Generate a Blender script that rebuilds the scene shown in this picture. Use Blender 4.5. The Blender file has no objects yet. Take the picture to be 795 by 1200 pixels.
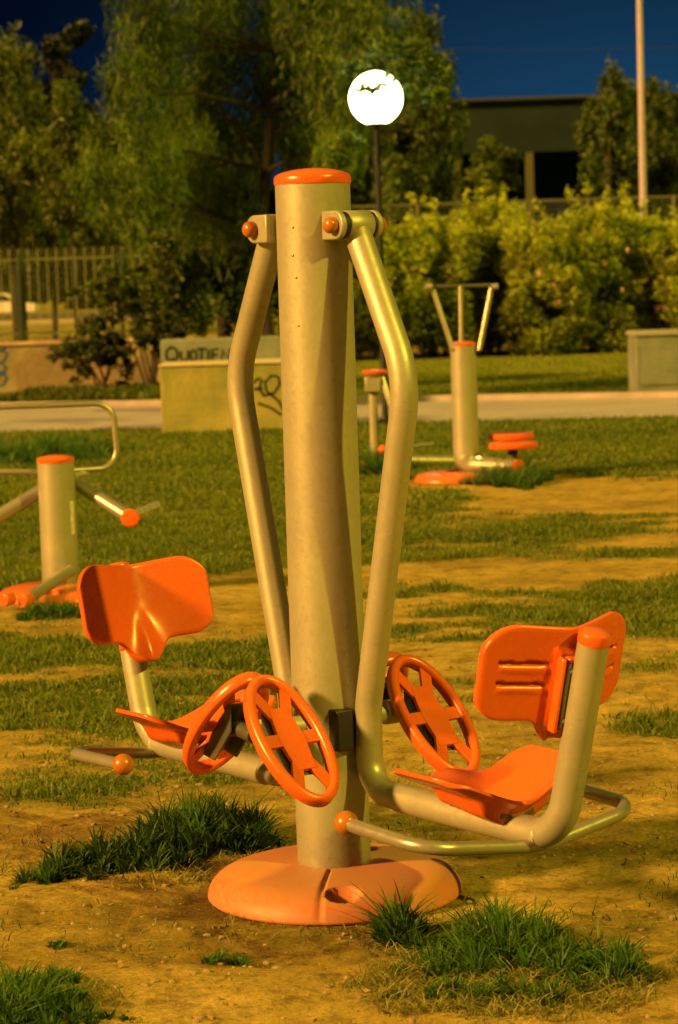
import bpy, bmesh, math, random
import numpy as np
from mathutils import Vector, Matrix, noise as mnoise
random.seed(7); rng = np.random.default_rng(11)
sc = bpy.context.scene; COL = sc.collection
PI = math.pi

# ---------------------------------------------------------------- camera
F = 2850.0; CH = 1.58; TH = math.atan(272/F); RO = math.radians(1.8)
r0 = Vector((1,0,0)); up0 = Vector((0,math.sin(TH),math.cos(TH))); fw = Vector((0,math.cos(TH),-math.sin(TH)))
CR = math.cos(RO)*r0 - math.sin(RO)*up0
CU = math.sin(RO)*r0 + math.cos(RO)*up0
CPOS = Vector((0,0,CH))
def ray(x,y): return fw + CR*((x-397.5)/F) - CU*((y-600)/F)
def P(x,y,D):            # survey: photo pixel + distance -> world point
    d = ray(x,y); return CPOS + d*(D/d.y)
def V(x,y,z=0.0):        # survey: photo pixel on a level plane
    d = ray(x,y); return CPOS + d*((z-CH)/d.z)
cam = bpy.data.cameras.new('camera'); co = bpy.data.objects.new('camera',cam); COL.objects.link(co)
M3 = Matrix((CR,CU,-fw)).transposed()
co.matrix_world = Matrix.Translation(CPOS) @ M3.to_4x4()
cam.sensor_fit='HORIZONTAL'; cam.sensor_width=36; cam.lens=36*F/795
cam.clip_start=.1; cam.clip_end=3000
cam.dof.use_dof=True; cam.dof.focus_distance=6.25; cam.dof.aperture_fstop=9.5
sc.camera=co

# ---------------------------------------------------------------- materials
def nmat(name):
    m=bpy.data.materials.new(name); m.use_nodes=True; nt=m.node_tree
    return m, nt, nt.nodes['Principled BSDF']
def N(nt,t,**k):
    n=nt.nodes.new(t)
    for a,b in k.items(): setattr(n,a,b)
    return n
def L(nt,a,b): nt.links.new(a,b)
def noise_node(nt,scale,detail=5,rough=.6,coord='Object'):
    tc=N(nt,'ShaderNodeTexCoord'); n=N(nt,'ShaderNodeTexNoise'); n.inputs['Scale'].default_value=scale
    n.inputs['Detail'].default_value=detail; n.inputs['Roughness'].default_value=rough
    L(nt,tc.outputs[coord],n.inputs['Vector']); return n
def ramp(nt,src,stops):
    r=N(nt,'ShaderNodeValToRGB'); el=r.color_ramp.elements
    while len(el)<len(stops): el.new(.5)
    for e,(p,c) in zip(el,stops): e.position=p; e.color=(*c,1)
    L(nt,src,r.inputs['Fac']); return r
def mixc(nt,fac,a,b,blend='MIX'):
    m=N(nt,'ShaderNodeMix',data_type='RGBA',blend_type=blend)
    for i,v in ((0,fac),(6,a),(7,b)):
        if hasattr(v,'links'): L(nt,v,m.inputs[i])
        else: m.inputs[i].default_value=(*v,1) if isinstance(v,tuple) else v
    return m.outputs[2]
def bump(nt,bsdf,h,strength,dist=.01):
    b=N(nt,'ShaderNodeBump'); b.inputs['Strength'].default_value=strength; b.inputs['Distance'].default_value=dist
    L(nt,h,b.inputs['Height']); L(nt,b.outputs[0],bsdf.inputs['Normal']); return b
def simple(name,c,rough=.5,metal=0,var=.25,scale=8,bs=.15,bd=.003,c2=None,spec=.5,coat=0):
    m,nt,p=nmat(name); n=noise_node(nt,scale)
    lo=c2 if c2 else tuple(x*(1-var) for x in c)
    r=ramp(nt,n.outputs['Fac'],[(.3,lo),(.7,c)]); L(nt,r.outputs[0],p.inputs['Base Color'])
    n2=noise_node(nt,scale*12,3); 
    rr=ramp(nt,n2.outputs['Fac'],[(.3,(rough*.85,)*3),(.75,(min(1,rough*1.25),)*3)]); L(nt,rr.outputs[0],p.inputs['Roughness'])
    p.inputs['Metallic'].default_value=metal; p.inputs['Specular IOR Level'].default_value=spec
    p.inputs['Coat Weight'].default_value=coat; p.inputs['Coat Roughness'].default_value=.2
    if bs: bump(nt,p,n2.outputs['Fac'],bs,bd)
    return m
def painted(name,c,dirt,rough,metal,amt=.35,lowz=.3,top=0):
    """paint with grime specks, scuffs and mud that thins out with height"""
    m,nt,p=nmat(name)
    n1=noise_node(nt,5,8,.7); n2=noise_node(nt,60,6,.75); n3=noise_node(nt,420,2,.5)
    base=mixc(nt,ramp(nt,n1.outputs['Fac'],[(.35,(0,0,0)),(.75,(1,1,1))]).outputs[0],c,tuple(x*.8 for x in c))
    sp=ramp(nt,n2.outputs['Fac'],[(.56,(0,0,0)),(.72,(amt,amt,amt))])
    base=mixc(nt,sp.outputs[0],base,dirt)
    ge=N(nt,'ShaderNodeNewGeometry'); sx=N(nt,'ShaderNodeSeparateXYZ'); L(nt,ge.outputs['Position'],sx.inputs[0])
    mr=N(nt,'ShaderNodeMapRange'); mr.inputs['From Min'].default_value=.02; mr.inputs['From Max'].default_value=lowz
    mr.inputs['To Min'].default_value=.75; mr.inputs['To Max'].default_value=0; L(nt,sx.outputs['Z'],mr.inputs['Value'])
    mu=N(nt,'ShaderNodeMath',operation='MULTIPLY'); L(nt,mr.outputs[0],mu.inputs[0])
    rr=ramp(nt,n2.outputs['Fac'],[(.35,(.15,.15,.15)),(.65,(1,1,1))]); L(nt,rr.outputs[0],mu.inputs[1])
    base=mixc(nt,mu.outputs[0],base,dirt)
    if top:
        sn=N(nt,'ShaderNodeSeparateXYZ'); L(nt,ge.outputs['Normal'],sn.inputs[0])
        a=N(nt,'ShaderNodeMapRange'); a.inputs['From Min'].default_value=.55; a.inputs['From Max'].default_value=1; a.inputs['To Max'].default_value=top; L(nt,sn.outputs['Z'],a.inputs['Value'])
        b2=N(nt,'ShaderNodeMath',operation='MULTIPLY'); L(nt,a.outputs[0],b2.inputs[0]); L(nt,ramp(nt,n1.outputs['Fac'],[(.32,(.2,.2,.2)),(.6,(1,1,1))]).outputs[0],b2.inputs[1])
        base=mixc(nt,b2.outputs[0],base,(.40,.27,.10))
    # fine scratches
    tc=N(nt,'ShaderNodeTexCoord'); mp=N(nt,'ShaderNodeMapping'); mp.inputs['Scale'].default_value=(260,24,60); mp.inputs['Rotation'].default_value=(.5,.3,.9)
    L(nt,tc.outputs['Object'],mp.inputs[0]); sc_=N(nt,'ShaderNodeTexNoise'); sc_.inputs['Scale'].default_value=1; sc_.inputs['Detail'].default_value=3; L(nt,mp.outputs[0],sc_.inputs['Vector'])
    base=mixc(nt,ramp(nt,sc_.outputs['Fac'],[(.66,(0,0,0)),(.74,(.32,.32,.32))]).outputs[0],base,tuple(min(1,x*1.25+.06) for x in c))
    L(nt,base,p.inputs['Base Color'])
    ro=ramp(nt,n2.outputs['Fac'],[(.3,(rough*.8,)*3),(.7,(min(1,rough*1.4),)*3)]); L(nt,ro.outputs[0],p.inputs['Roughness'])
    p.inputs['Metallic'].default_value=metal
    bump(nt,p,n3.outputs['Fac'],.12,.0012)
    return m
MS=painted('silver_paint',(.365,.365,.255),(.14,.11,.05),.42,.4,.35,.25)
MSL=painted('galvanised_steel',(.36,.35,.27),(.16,.12,.07),.33,.6,.3,.12)
MO=painted('orange_plastic',(.66,.110,.012),(.36,.15,.04),.27,0,.34,.12,.25)
MOB=painted('dusty_orange_plastic',(.60,.14,.04),(.36,.22,.08),.5,0,.75,.30,.6)
MO2=painted('orange_ball',(.36,.125,.012),(.25,.12,.04),.25,0,.5,.1)
MBK=simple('black_rubber',(.012,.012,.013),.55)
MPL=simple('plate_steel',(.27,.29,.17),.4,.4)
MDK=simple('dark_steel',(.12,.13,.09),.4,.5)
MW=simple('white_sticker',(.7,.68,.6),.5,var=.5,scale=40)
def marble(n): return n
def foliage(name,c,c2,trans=.15,rough=.55):
    m,nt,p=nmat(name)
    at=N(nt,'ShaderNodeAttribute',attribute_name='tint')
    base=mixc(nt,at.outputs['Fac'],c2,c)
    L(nt,base,p.inputs['Base Color']); p.inputs['Roughness'].default_value=rough
    p.inputs['Specular IOR Level'].default_value=.25
    tr=N(nt,'ShaderNodeBsdfTranslucent'); L(nt,base,tr.inputs['Color'])
    mx=N(nt,'ShaderNodeMixShader'); mx.inputs[0].default_value=trans
    L(nt,p.outputs[0],mx.inputs[1]); L(nt,tr.outputs[0],mx.inputs[2])
    L(nt,mx.outputs[0],nt.nodes['Material Output'].inputs['Surface'])
    return m
MBARK=simple('bark',(.03,.024,.012),.9,c2=(.012,.01,.006),scale=20,bs=.8,bd=.02)
MPBARK=simple('pale_bark',(.09,.075,.045),.9,c2=(.04,.03,.02),scale=20,bs=.8,bd=.02)

# ---------------------------------------------------------------- mesh helpers
def mesh_obj(name,verts,faces,mat,parent=None,smooth=True):
    me=bpy.data.meshes.new(name); me.from_pydata([tuple(v) for v in verts],[],faces); me.validate()
    if mat: me.materials.append(mat)
    if smooth: me.polygons.foreach_set('use_smooth',[True]*len(me.polygons))
    o=bpy.data.objects.new(name,me); COL.objects.link(o)
    if parent: o.parent=parent
    me.update(); return o
def from_bm(name,bm,mat,parent=None,smooth=False,bev=0,segs=2):
    bmesh.ops.recalc_face_normals(bm,faces=bm.faces)
    me=bpy.data.meshes.new(name); bm.to_mesh(me); bm.free()
    if mat: me.materials.append(mat)
    o=bpy.data.objects.new(name,me); COL.objects.link(o)
    if parent: o.parent=parent
    if bev:
        md=o.modifiers.new('bevel','BEVEL'); md.width=bev; md.segments=segs; md.limit_method='ANGLE'; md.angle_limit=.6
    if smooth or bev:
        me.polygons.foreach_set('use_smooth',[True]*len(me.polygons))
        try: me.set_sharp_from_angle(angle=.7)
        except Exception: pass
    return o
class MB:
    def __init__(s): s.v=[]; s.f=[]
    def add(s,v,f):
        n=len(s.v); s.v+= [Vector(p) for p in v]; s.f+=[tuple(i+n for i in q) for q in f]; return s
    def box(s,c,d,rot=None):
        c=Vector(c); pts=[]
        for z in (-1,1):
            for x,y in ((-1,-1),(1,-1),(1,1),(-1,1)):
                p=Vector((x*d[0]/2,y*d[1]/2,z*d[2]/2))
                if rot is not None: p=rot@p
                pts.append(c+p)
        return s.add(pts,[(3,2,1,0),(4,5,6,7),(0,1,5,4),(1,2,6,5),(2,3,7,6),(3,0,4,7)])
    def tube(s,path,r,n=20,cap=True,scale=None):
        path=[Vector(p) for p in path]; K=len(path); rs=r if isinstance(r,(list,tuple)) else [r]*K
        T=[]
        for i in range(K):
            a=path[max(0,i-1)]; b=path[min(K-1,i+1)]; T.append((b-a).normalized())
        ref=Vector((0,0,1)) if abs(T[0].z)<.9 else Vector((1,0,0))
        nx=T[0].cross(ref).normalized(); base=len(s.v)
        for i in range(K):
            nx=(nx-T[i]*nx.dot(T[i])).normalized(); ny=T[i].cross(nx)
            for k in range(n):
                a=2*PI*k/n; s.v.append(path[i]+(nx*math.cos(a)+ny*math.sin(a))*rs[i])
        for i in range(K-1):
            for k in range(n):
                k2=(k+1)%n; s.f.append((base+i*n+k,base+i*n+k2,base+(i+1)*n+k2,base+(i+1)*n+k))
        if cap:
            s.f.append(tuple(base+k for k in range(n))[::-1]); s.f.append(tuple(base+(K-1)*n+k for k in range(n)))
        return s
    def lathe(s,prof,n=40,M=None):
        M=M or Matrix.Identity(4); base=len(s.v)
        for r,z in prof:
            for k in range(n):
                a=2*PI*k/n; s.v.append(M@Vector((r*math.cos(a),r*math.sin(a),z)))
        for i in range(len(prof)-1):
            for k in range(n):
                k2=(k+1)%n; s.f.append((base+i*n+k,base+i*n+k2,base+(i+1)*n+k2,base+(i+1)*n+k))
        s.f.append(tuple(base+k for k in range(n))[::-1]); e=base+(len(prof)-1)*n; s.f.append(tuple(e+k for k in range(n)))
        return s
    def out(s,name,mat,parent=None,smooth=True,bev=0,segs=2):
        o=mesh_obj(name,s.v,s.f,mat,parent,smooth)
        if bev:
            md=o.modifiers.new('bevel','BEVEL'); md.width=bev; md.segments=segs; md.limit_method='ANGLE'; md.angle_limit=.6
        if smooth:
            o.data.set_sharp_from_angle(angle=.65)
        return o
def fillet(pts,R,n=10):
    pts=[Vector(p) for p in pts]; Rs=R if isinstance(R,(list,tuple)) else [R]*(len(pts)-2)
    out=[pts[0]]
    for i in range(1,len(pts)-1):
        a=(pts[i-1]-pts[i]); b=(pts[i+1]-pts[i]); la,lb=a.length,b.length; a.normalize(); b.normalize()
        ang=a.angle(b); d=min(Rs[i-1]/math.tan(ang/2),la*.48,lb*.48); r=d*math.tan(ang/2)
        c=pts[i]+(a+b).normalized()*(r/math.sin(ang/2)); s=pts[i]+a*d-c; e=pts[i]+b*d-c
        om=s.angle(e)
        for k in range(n+1):
            out.append(c+(s*math.sin((1-k/n)*om)+e*math.sin(k/n*om))/math.sin(om))
    out.append(pts[-1]); return out
def thing(name,label,cat,loc=(0,0,0),rotz=0,group=None):
    o=bpy.data.objects.new(name,None); COL.objects.link(o); o.location=loc; o.rotation_euler=(0,0,rotz)
    o.empty_display_size=.2; o['label']=label; o['category']=cat
    if group: o['group']=group
    return o
def tag(o,label,cat,group=None):
    o['label']=label; o['category']=cat
    if group: o['group']=group
    return o
def kind(o,k='structure'): o['kind']=k; return o
def rotm(axis,a): return Matrix.Rotation(a,4,axis)
def axis_mat(p,d):      # local z -> direction d
    d=Vector(d).normalized(); q=d.to_track_quat('Z','Y'); return Matrix.Translation(Vector(p))@q.to_matrix().to_4x4()
def dome(r,h,n=8): return [(r*math.cos(a),h*math.sin(a)) for a in [PI/2*i/n*.98 for i in range(n+1)]]
def ball(r,n=12): return [(r*math.sin(PI*max(.02,min(.98,i/n))),-r*math.cos(PI*i/n)) for i in range(n+1)]

# ---------------------------------------------------------------- the main machine
O0=V(393,1046); PC=Vector((O0.x,O0.y,0)); AZ=math.radians(-54.8)
mach=thing('exercise_machine','large silver and orange two-seat leg press machine in sharp focus, on a round orange base','exercise machine',PC,AZ)

# pole with cap, bolts, sticker-less
pole=MB().lathe([(.095,.06),(.095,1.825)],64).out('pole',MS,mach)
MB().lathe([(.0965,1.822),(.0975,1.826),(.0975,1.838),(.094,1.845),(.08,1.852),(.05,1.859),(.02,1.862),(.004,1.8625)],64).out('cap',MO,pole)
for a,z in ((-58,1.715),(-60,1.645),(-55,1.59),(-54,1.47)):
    th=math.radians(a+ (54.8-90)+25); 
    d=Vector((math.cos(th),math.sin(th),0)); MB().lathe(dome(.0045,.003,4),12,axis_mat(d*.0945+Vector((0,0,z)),d)).out('rivet',MS,pole)

# base disc: polar grid with seam and pockets
def disc_mesh(R,H,seams,pockets,nr=46,nt=260):
    vs=[];fs=[]
    for i in range(nr+1):
        for k in range(nt):
            th=2*PI*k/nt; q=i/nr
            x=.27+.73*(1-(1-q)**1.9) if q<1 else 1.0
            if q<1: r=R*x; z=H*(1-.22*x*x)*max(0,1-x**9)**.5
            else: r=R*.985; z=0
            for s in seams:
                d=abs((th-s+PI)%(2*PI)-PI)*r
                if d<.006: z-=.012*(1-d/.006)*(1 if z>.015 else 0); r-=.004*(1-d/.006)
            for (pa,pr,pw,ph,pd) in pockets:
                dt=((th-pa+PI)%(2*PI)-PI)*r/pw; dr=(r-pr)/ph; m=dt*dt+dr*dr
                if m<1 and z>.01: z-=pd*min(1,(1-m)*4); z=max(z,.006)
            vs.append((r*math.cos(th),r*math.sin(th),z))
    for i in range(nr):
        for k in range(nt):
            k2=(k+1)%nt; fs.append((i*nt+k,(i+1)*nt+k,(i+1)*nt+k2,i*nt+k2))
    return vs,fs
ths=-PI/2-AZ-.12   # world direction toward the photographer, in the machine's frame
v_,f_=disc_mesh(.33,.088,[ths,ths+PI],[(ths+.20,.275,.045,.030,.07),(ths+PI+.20,.275,.045,.030,.07)])
mesh_obj('base_disc',v_,f_,MOB,mach)

# upper brackets, arms and everything hanging on them (two mirrored halves)
ZP=1.715
def shell(half_w,top,bot,ft,fb,wing,thick,front_fn,slots=None,ns=97,nh=61,edge=.012):
    """curved plastic shell: s across, h up, d toward the sitter (front) ; returns verts faces in (s,h,d)"""
    def outline(s):
        e=half_w-abs(s)
        it=ft-math.sqrt(max(0,ft*ft-(ft-e)**2)) if e<ft else 0
        ib=fb-math.sqrt(max(0,fb*fb-(fb-e)**2)) if e<fb else 0
        return bot(s)+ib, top(s)-it
    V1=[];V2=[]
    for i in range(ns):
        s=-half_w*math.cos(PI*i/(ns-1)); b,t=outline(s)
        for j in range(nh):
            u=.5-.5*math.cos(PI*j/(nh-1)); u=.5*u+.5*(j/(nh-1)); h=b+(t-b)*u
            e=min(h-b,t-h,half_w-abs(s)); k=0 if e>=edge else edge-math.sqrt(max(0,edge**2-(edge-e)**2))
            d=front_fn(s,h); V1.append((s,h,d-k))
            th=thick+ (.012 if e<.008 else 0)*0
            q=d-th+ (k*.3)
            if slots: q+=slots(s,h)
            V2.append((s,h,min(q,d-k-.003)))
    n=ns*nh; vs=V1+V2; fs=[]
    for i in range(ns-1):
        for j in range(nh-1):
            a=i*nh+j; b_=a+1; c=a+nh+1; d_=a+nh
            fs.append((a,d_,c,b_)); fs.append((n+a,n+b_,n+c,n+d_))
    for i in range(ns-1):
        a=i*nh; d_=a+nh; fs.append((a,n+a,n+d_,d_)); a=i*nh+nh-1; d_=a+nh; fs.append((a,d_,n+d_,n+a))
    for j in range(nh-1):
        fs.append((j,j+1,n+j+1,n+j)); a=(ns-1)*nh+j; fs.append((a,n+a,n+a+1,a+1))
    return vs,fs
def sm(x): x=max(0,min(1,x)); return x*x*(3-2*x)
# backrest
def b_top(s): return .120+.010*abs(s)/.21
def b_bot(s): return -.100+.018*(1-abs(s)/.21)*0-.062*math.exp(-(s/.062)**4*1.0)-.004
def b_front(s,h):
    a=abs(s)
    d=.066*(math.sqrt(s*s+.03**2)-.03)/.18
    if h<-.02: d+= .030*sm((-.02-h)/.13)*math.exp(-(s/.045)**2)
    d+=.012*math.exp(-((s)/.02)**2)*sm((.02-h)/.1)
    return d
def b_slots(s,h):
    a=abs(s); q=0
    for hh in (.028,-.022):
        if .066<a<.176:
            y=h-hh
            if 0<=y<.012: q+=.018*sm((y)/.009)*min(1,(a-.066)/.004,(.176-a)/.004)
            if -.014<y<0: q-=.002*min(1,(a-.066)/.01,(.176-a)/.01)
    if a<.055 and -.13<h<.075: q+= -.014*min(1,(.055-a)/.006,(.075-h)/.006,(h+.13)/.01)
    if a<.017 and .065<h<.098 : q+=.012*sm((1-(((s)/.018)**2+((h-.082)/.016)**2))*3)
    return q
bv,bf=shell(.213,b_top,b_bot,.085,.06,.1,.022,b_front,b_slots)
# seat : s across, h toward the pole (front), d up
def s_top(s): return .120+.055*math.exp(-(s/.07)**4)
def s_bot(s): return -.150+.03*abs(s)/.21
def s_front(s,h):
    d=.078*(math.sqrt(s*s+.04**2)-.04)/.17
    d+=.036*math.exp(-(s/.055)**2)*sm((h-.02)/.12)
    d-=.018*math.exp(-((s)/.12)**2)*sm((.04-h)/.1)
    d+=.03*sm((-.10-h)/.06)
    return d
def s_slots(s,h):
    a=abs(s)
    q=-.030*sm((.12-a)/.03)*sm((.10-abs(h+.02))/.02)
    return q
sv,sf=shell(.215,s_top,s_bot,.06,.07,.1,.016,s_front,s_slots)

LEAN=math.atan2(.13,.40)
def half(sg):
    """one rider's side; sg=+1 is the nearer seat, -1 the farther seat"""
    def W(p): return Vector((p[0]*sg,p[1]*sg,p[2]))
    Ms=Matrix.Diagonal((sg,sg,1,1))
    side='nearer' if sg>0 else 'farther'
    # bracket of two plates
    b=MB()
    for vv in (-.028,.083):
        n0=len(b.v)
        # rounded plate in the u-z plane
        outl=[(.080,-.036),(.135,-.036)]+[(.140+.036*math.cos(a),.036*math.sin(a)) for a in [(-PI/2+PI*i/12) for i in range(13)]]+[(.135,.036),(.080,.036)]
        k=len(outl); pts=[W((x,vv-.008,ZP+z)) for x,z in outl]+[W((x,vv+.008,ZP+z)) for x,z in outl]
        b.add(pts,[tuple(range(k)),tuple(range(2*k-1,k-1,-1))]+[(i,i+k,(i+1)%k+k,(i+1)%k) for i in range(k)])
    b.box(W((.092,.0275,ZP)),(.012,.104,.0735))
    br=b.out('bracket',MS,mach,bev=.004)
    for vv,dr,nm in ((-.036,-1,'knob'),(.091,1,'knob')):
        kb=MB().lathe([(.020,0),(.021,.006),(.0205,.014)]+[(.0205*math.cos(a),.014+.016*math.sin(a)) for a in [PI/2*i/8*.97 for i in range(1,9)]],28,axis_mat(W((.140,vv,ZP)),W((0,dr,0))))
        kb.out(nm,MO2,br)
    # arm
    y=.030
    arm_pts=[(.140,y,ZP-.01),(.335,y,1.37),(.322,y,1.20),(.128,y,.46),(.128,y,.290),(.865,y,.285),(.885,y,.30),(1.0,y,.765)]
    pth=fillet([W(p) for p in [(.140,y,ZP-.01),(.335,y,1.335),(.130,y,.50),(.128,y,.287),(.30,y,.287)]],[.24,.3,.15],16)
    arm=MB().tube(pth,.0345,32).out('swing_arm',MS,mach)
    MB().lathe([(.034,-.036),(.036,-.033),(.036,.033),(.034,.036)],36,axis_mat(W((.140,.030,ZP)),W((0,1,0)))).out('sleeve',MS,arm)
    for a,bb in ((-.019,-.0065),(.0665,.0745)):
        MB().lathe([(.0335,a),(.0335,bb)],30,axis_mat(W((.140,0,ZP)),W((0,1,0)))).out('rubber_ring',MBK,arm)
    pth2=fillet([W(p) for p in [(.255,y,.285),(.868,y,.285),(1.0,y,.755)]],[.13],18)
    post=MB().tube(pth2,.0365,36).out('seat_post',MS,mach)
    dd=(W((1.0,y,.755))-W((.90,y,.399))).normalized()
    MB().lathe([(.0372,0),(.0378,.003),(.0378,.020),(.036,.025),(.027,.030),(.012,.032),(.002,.033)],36,axis_mat(W((1.0,y,.755)),dd)).out('cap',MO,post)
    wl=MB().lathe([(.0365,.0),(.0385,.004),(.0385,.010),(.0365,.014)],36,axis_mat(W((.80,y,.285)),W((1,0,0)))); wl.out('weld_ring',MS,post)
    # backrest
    def bmap(p,cx=.902,cz=.672,tilt=LEAN*.8):
        s,h,d=p; x=-d; z=h
        x2=cx+x*math.cos(tilt)+z*math.sin(tilt); z2=cz+z*math.cos(tilt)-x*math.sin(tilt)
        return W((x2,y+s,z2))
    bk=mesh_obj('backrest',[bmap(p) for p in bv],bf,MO,mach)
    bb=MB(); R=rotm('Y',LEAN*.8).to_3x3()
    c=bmap((0,-.03,-.046)); bb.box(c,(.010,.084,.156),R if sg>0 else rotm('Y',-LEAN*.8).to_3x3())
    plate=bb.out('mounting_plate',MPL,bk,bev=.003)
    fr=MB()
    Rg=R if sg>0 else rotm('Y',-LEAN*.8).to_3x3()
    for ds,dh,w,hh in ((-.050,-.03,.012,.182),(.050,-.03,.012,.182),(0,.052,.076,.018),(0,-.112,.076,.018)):
        fr.box(bmap((ds,dh,-.036)),(.026,w,hh),Rg)
    fr.out('mounting_frame',MO,bk,bev=.005)
    for dh in (.030,-.090):
        for ds in (-.032,.032):
            MB().lathe(dome(.007,.005,4),14,axis_mat(bmap((ds,dh,-.051)),W((1,0,-.2)))).out('bolt',MSL,bk)
    MB().box(bmap((0,-.03,-.066)),(.034,.036,.12),Rg).out('mounting_block',MDK,bk,bev=.003)
    # seat
    def smap(p,cx=.605,cz=.352):
        s,h,d=p; return W((cx-h,y+s,cz+d))
    st=mesh_obj('seat',[smap(p) for p in sv],[f[::-1] for f in sf],MO,mach)
    MB().box(W((.62,y,.322)),(.20,.10,.016)).out('seat_bracket',MDK,st,bev=.003)
    # handle bar under the seat
    z=.303; e=.318
    hp=fillet([W(p) for p in [(.52,-.31,z+.010),(.80,-.305,z),(.80,.0,z-.042),(.80,.06,z-.042),(.80,.335,z),(.50,.34,z+.01)]],[.085,.2,.2,.085],12)
    hb=MB().tube(hp,.0165,22).out('handle_bar',MSL,mach)
    for p in ((.50,-.31,z+.012),(.48,.34,z+.012)):
        MB().lathe(ball(.029,14),28,axis_mat(W(p),W((1,0,0)))).out('ball_grip',MO2,hb)
    # black bumper
    MB().box(W((.092,-.030,.445)),(.05,.052,.105)).out('bumper',MBK,mach,bev=.004)
    # foot plates
    al=math.radians(43)
    for vv in (-.222,.222):
        ctr=Vector((.150,vv,.452))
        ez=Vector((-math.sin(al),0,math.cos(al))); ex=Vector((0,1,0)); en=Vector((math.cos(al),0,math.sin(al)))
        def fp(a,b_,c_): return W(ctr+ex*a+ez*b_+en*c_)
        a0,b0=.088,.181; n=72; w=.0125; prof=[(-w,.0),(-w,.022),(-w*.6,.029),(0,.031),(w*.6,.029),(w,.022),(w,0),(w*.6,-.004),(-w*.6,-.004)]
        vs=[];fs=[];m=len(prof)
        for k in range(n):
            t=2*PI*k/n; cx,cy=a0*math.cos(t),b0*math.sin(t); nn=Vector((math.cos(t)/a0,math.sin(t)/b0)).normalized()
            for (o_,dz) in prof: vs.append(fp(cx+nn.x*o_,cy+nn.y*o_,dz-.012))
        for k in range(n):
            for j in range(m):
                fs.append((k*m+j,((k+1)%n)*m+j,((k+1)%n)*m+(j+1)%m,k*m+(j+1)%m))
        ring=mesh_obj('foot_plate',vs,fs,MO,mach)
        hub=MB()
        poly=[(-.027,-.092),(.027,-.092),(.038,0),(.027,.092),(-.027,.092),(-.038,0)]
        hub.add([fp(px_,py_,.008) for px_,py_ in poly]+[fp(px_,py_,-.006) for px_,py_ in poly],[(0,1,2,3,4,5),(11,10,9,8,7,6)]+[(i,i+6,(i+1)%6+6,(i+1)%6) for i in range(6)])
        for (xa,ya,xb,yb,wd) in ((.018,.07,.050,.149,.0155),(-.018,.07,-.050,.149,.0155),(.03,0,.086,.0,.018),(-.03,0,-.086,0,.018),(.018,-.07,.050,-.149,.0155),(-.018,-.07,-.050,-.149,.0155)):
            d=Vector((xb-xa,yb-ya)).normalized(); q=Vector((-d.y,d.x))*wd
            pr=[(xa+q.x,ya+q.y),(xb+q.x,yb+q.y),(xb-q.x,yb-q.y),(xa-q.x,ya-q.y)]
            hub.add([fp(a_,b__,.0065) for a_,b__ in pr]+[fp(a_,b__,-.0045) for a_,b__ in pr],[(0,1,2,3),(7,6,5,4)]+[(i,i+4,(i+1)%4+4,(i+1)%4) for i in range(4)])
        hub.out('spoke_centre',MO,ring,smooth=False,bev=.002)
        mt=MB()
        # folded steel tray behind the plate and its arm to the axle
        tr=[(-.036,-.10),(.036,-.10),(.036,.10),(-.036,.10)]
        mt.add([fp(a_,b__,-.010) for a_,b__ in tr]+[fp(a_*.95,b__*.96,-.014) for a_,b__ in tr],[(0,1,2,3),(7,6,5,4)]+[(i,i+4,(i+1)%4+4,(i+1)%4) for i in range(4)])
        for s_ in (-1,1):
            tr=[(s_*.036,-.10,-.014),(s_*.036,.10,-.014),(s_*.036,.05,-.060),(s_*.036,-.07,-.060)]
            mt.add([fp(*q) for q in tr]+[fp(q[0]-s_*.005,q[1],q[2]) for q in tr],[(0,1,2,3),(7,6,5,4)]+[(i,i+4,(i+1)%4+4,(i+1)%4) for i in range(4)])
        mt.tube([W((.015,vv,.44)),W((.085,vv,.45)),fp(0,0,-.014)],.022,16)
        mt.out('plate_mount',MDK,ring,smooth=True,bev=.0015)
half(1); half(-1)
ax=MB().lathe([(.020,-.235),(.022,-.232),(.022,-.215),(.032,-.21),(.032,-.175),(.027,-.17),(.027,.17),(.032,.175),(.032,.21),(.022,.215),(.022,.232),(.020,.235)],32,axis_mat((0,0,.45),(0,1,0)))
ax.out('foot_axle',MS,mach)

# ---------------------------------------------------------------- ground
def pg(x,y): p=V(x,y); return (p.x,p.y)
# grass cover in plan: (x,y pixel, half width px, half height px, weight)
patch=[(120,600,240,75,1.2),(330,580,240,60,1),(650,628,170,26,1.0),(640,525,300,28,1.15),(500,560,60,40,.9),(90,640,150,55,.9),
 (660,715,230,26,.95),(780,700,110,34,.9),(130,800,220,42,.9),(40,760,110,26,.6),(300,790,60,40,.8),(90,880,200,42,.95),(260,860,120,42,.7),(750,775,60,14,.7),
 (770,850,80,20,.9),(600,745,120,10,.5),(40,835,120,16,.6),(20,545,160,30,.9),(560,800,60,22,.4),(60,940,90,16,.5),(480,690,80,16,.6),(440,520,200,20,.9),(280,905,60,15,.8),
 (700,605,80,7,.3),(250,640,80,30,.4)]
bare=[(535,564,60,9,1.6),(690,583,190,15,1.1),(620,567,90,8,.6),(600,672,260,14,1.0),(300,690,110,34,1.0),(175,548,26,6,.8),(120,745,220,13,.9),(560,770,150,24,.7),(60,860,60,7,.5),(170,835,70,8,.4),(560,900,300,60,1.2)]
def conv(lst):
    out=[]
    for x,y,a,b,w in lst:
        c=V(x,y); e=V(x+a,y); n1=V(x,y-b); n2=V(x,y+b)
        out.append((c.x,c.y,abs(e.x-c.x),(n1.y-n2.y)/2,w))
    return np.array(out)
BASES=[tuple(V(*q))[:2] for q in ((535,565),(72,700),(393,1046))]
PA=conv(patch); BA=conv(bare)
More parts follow.
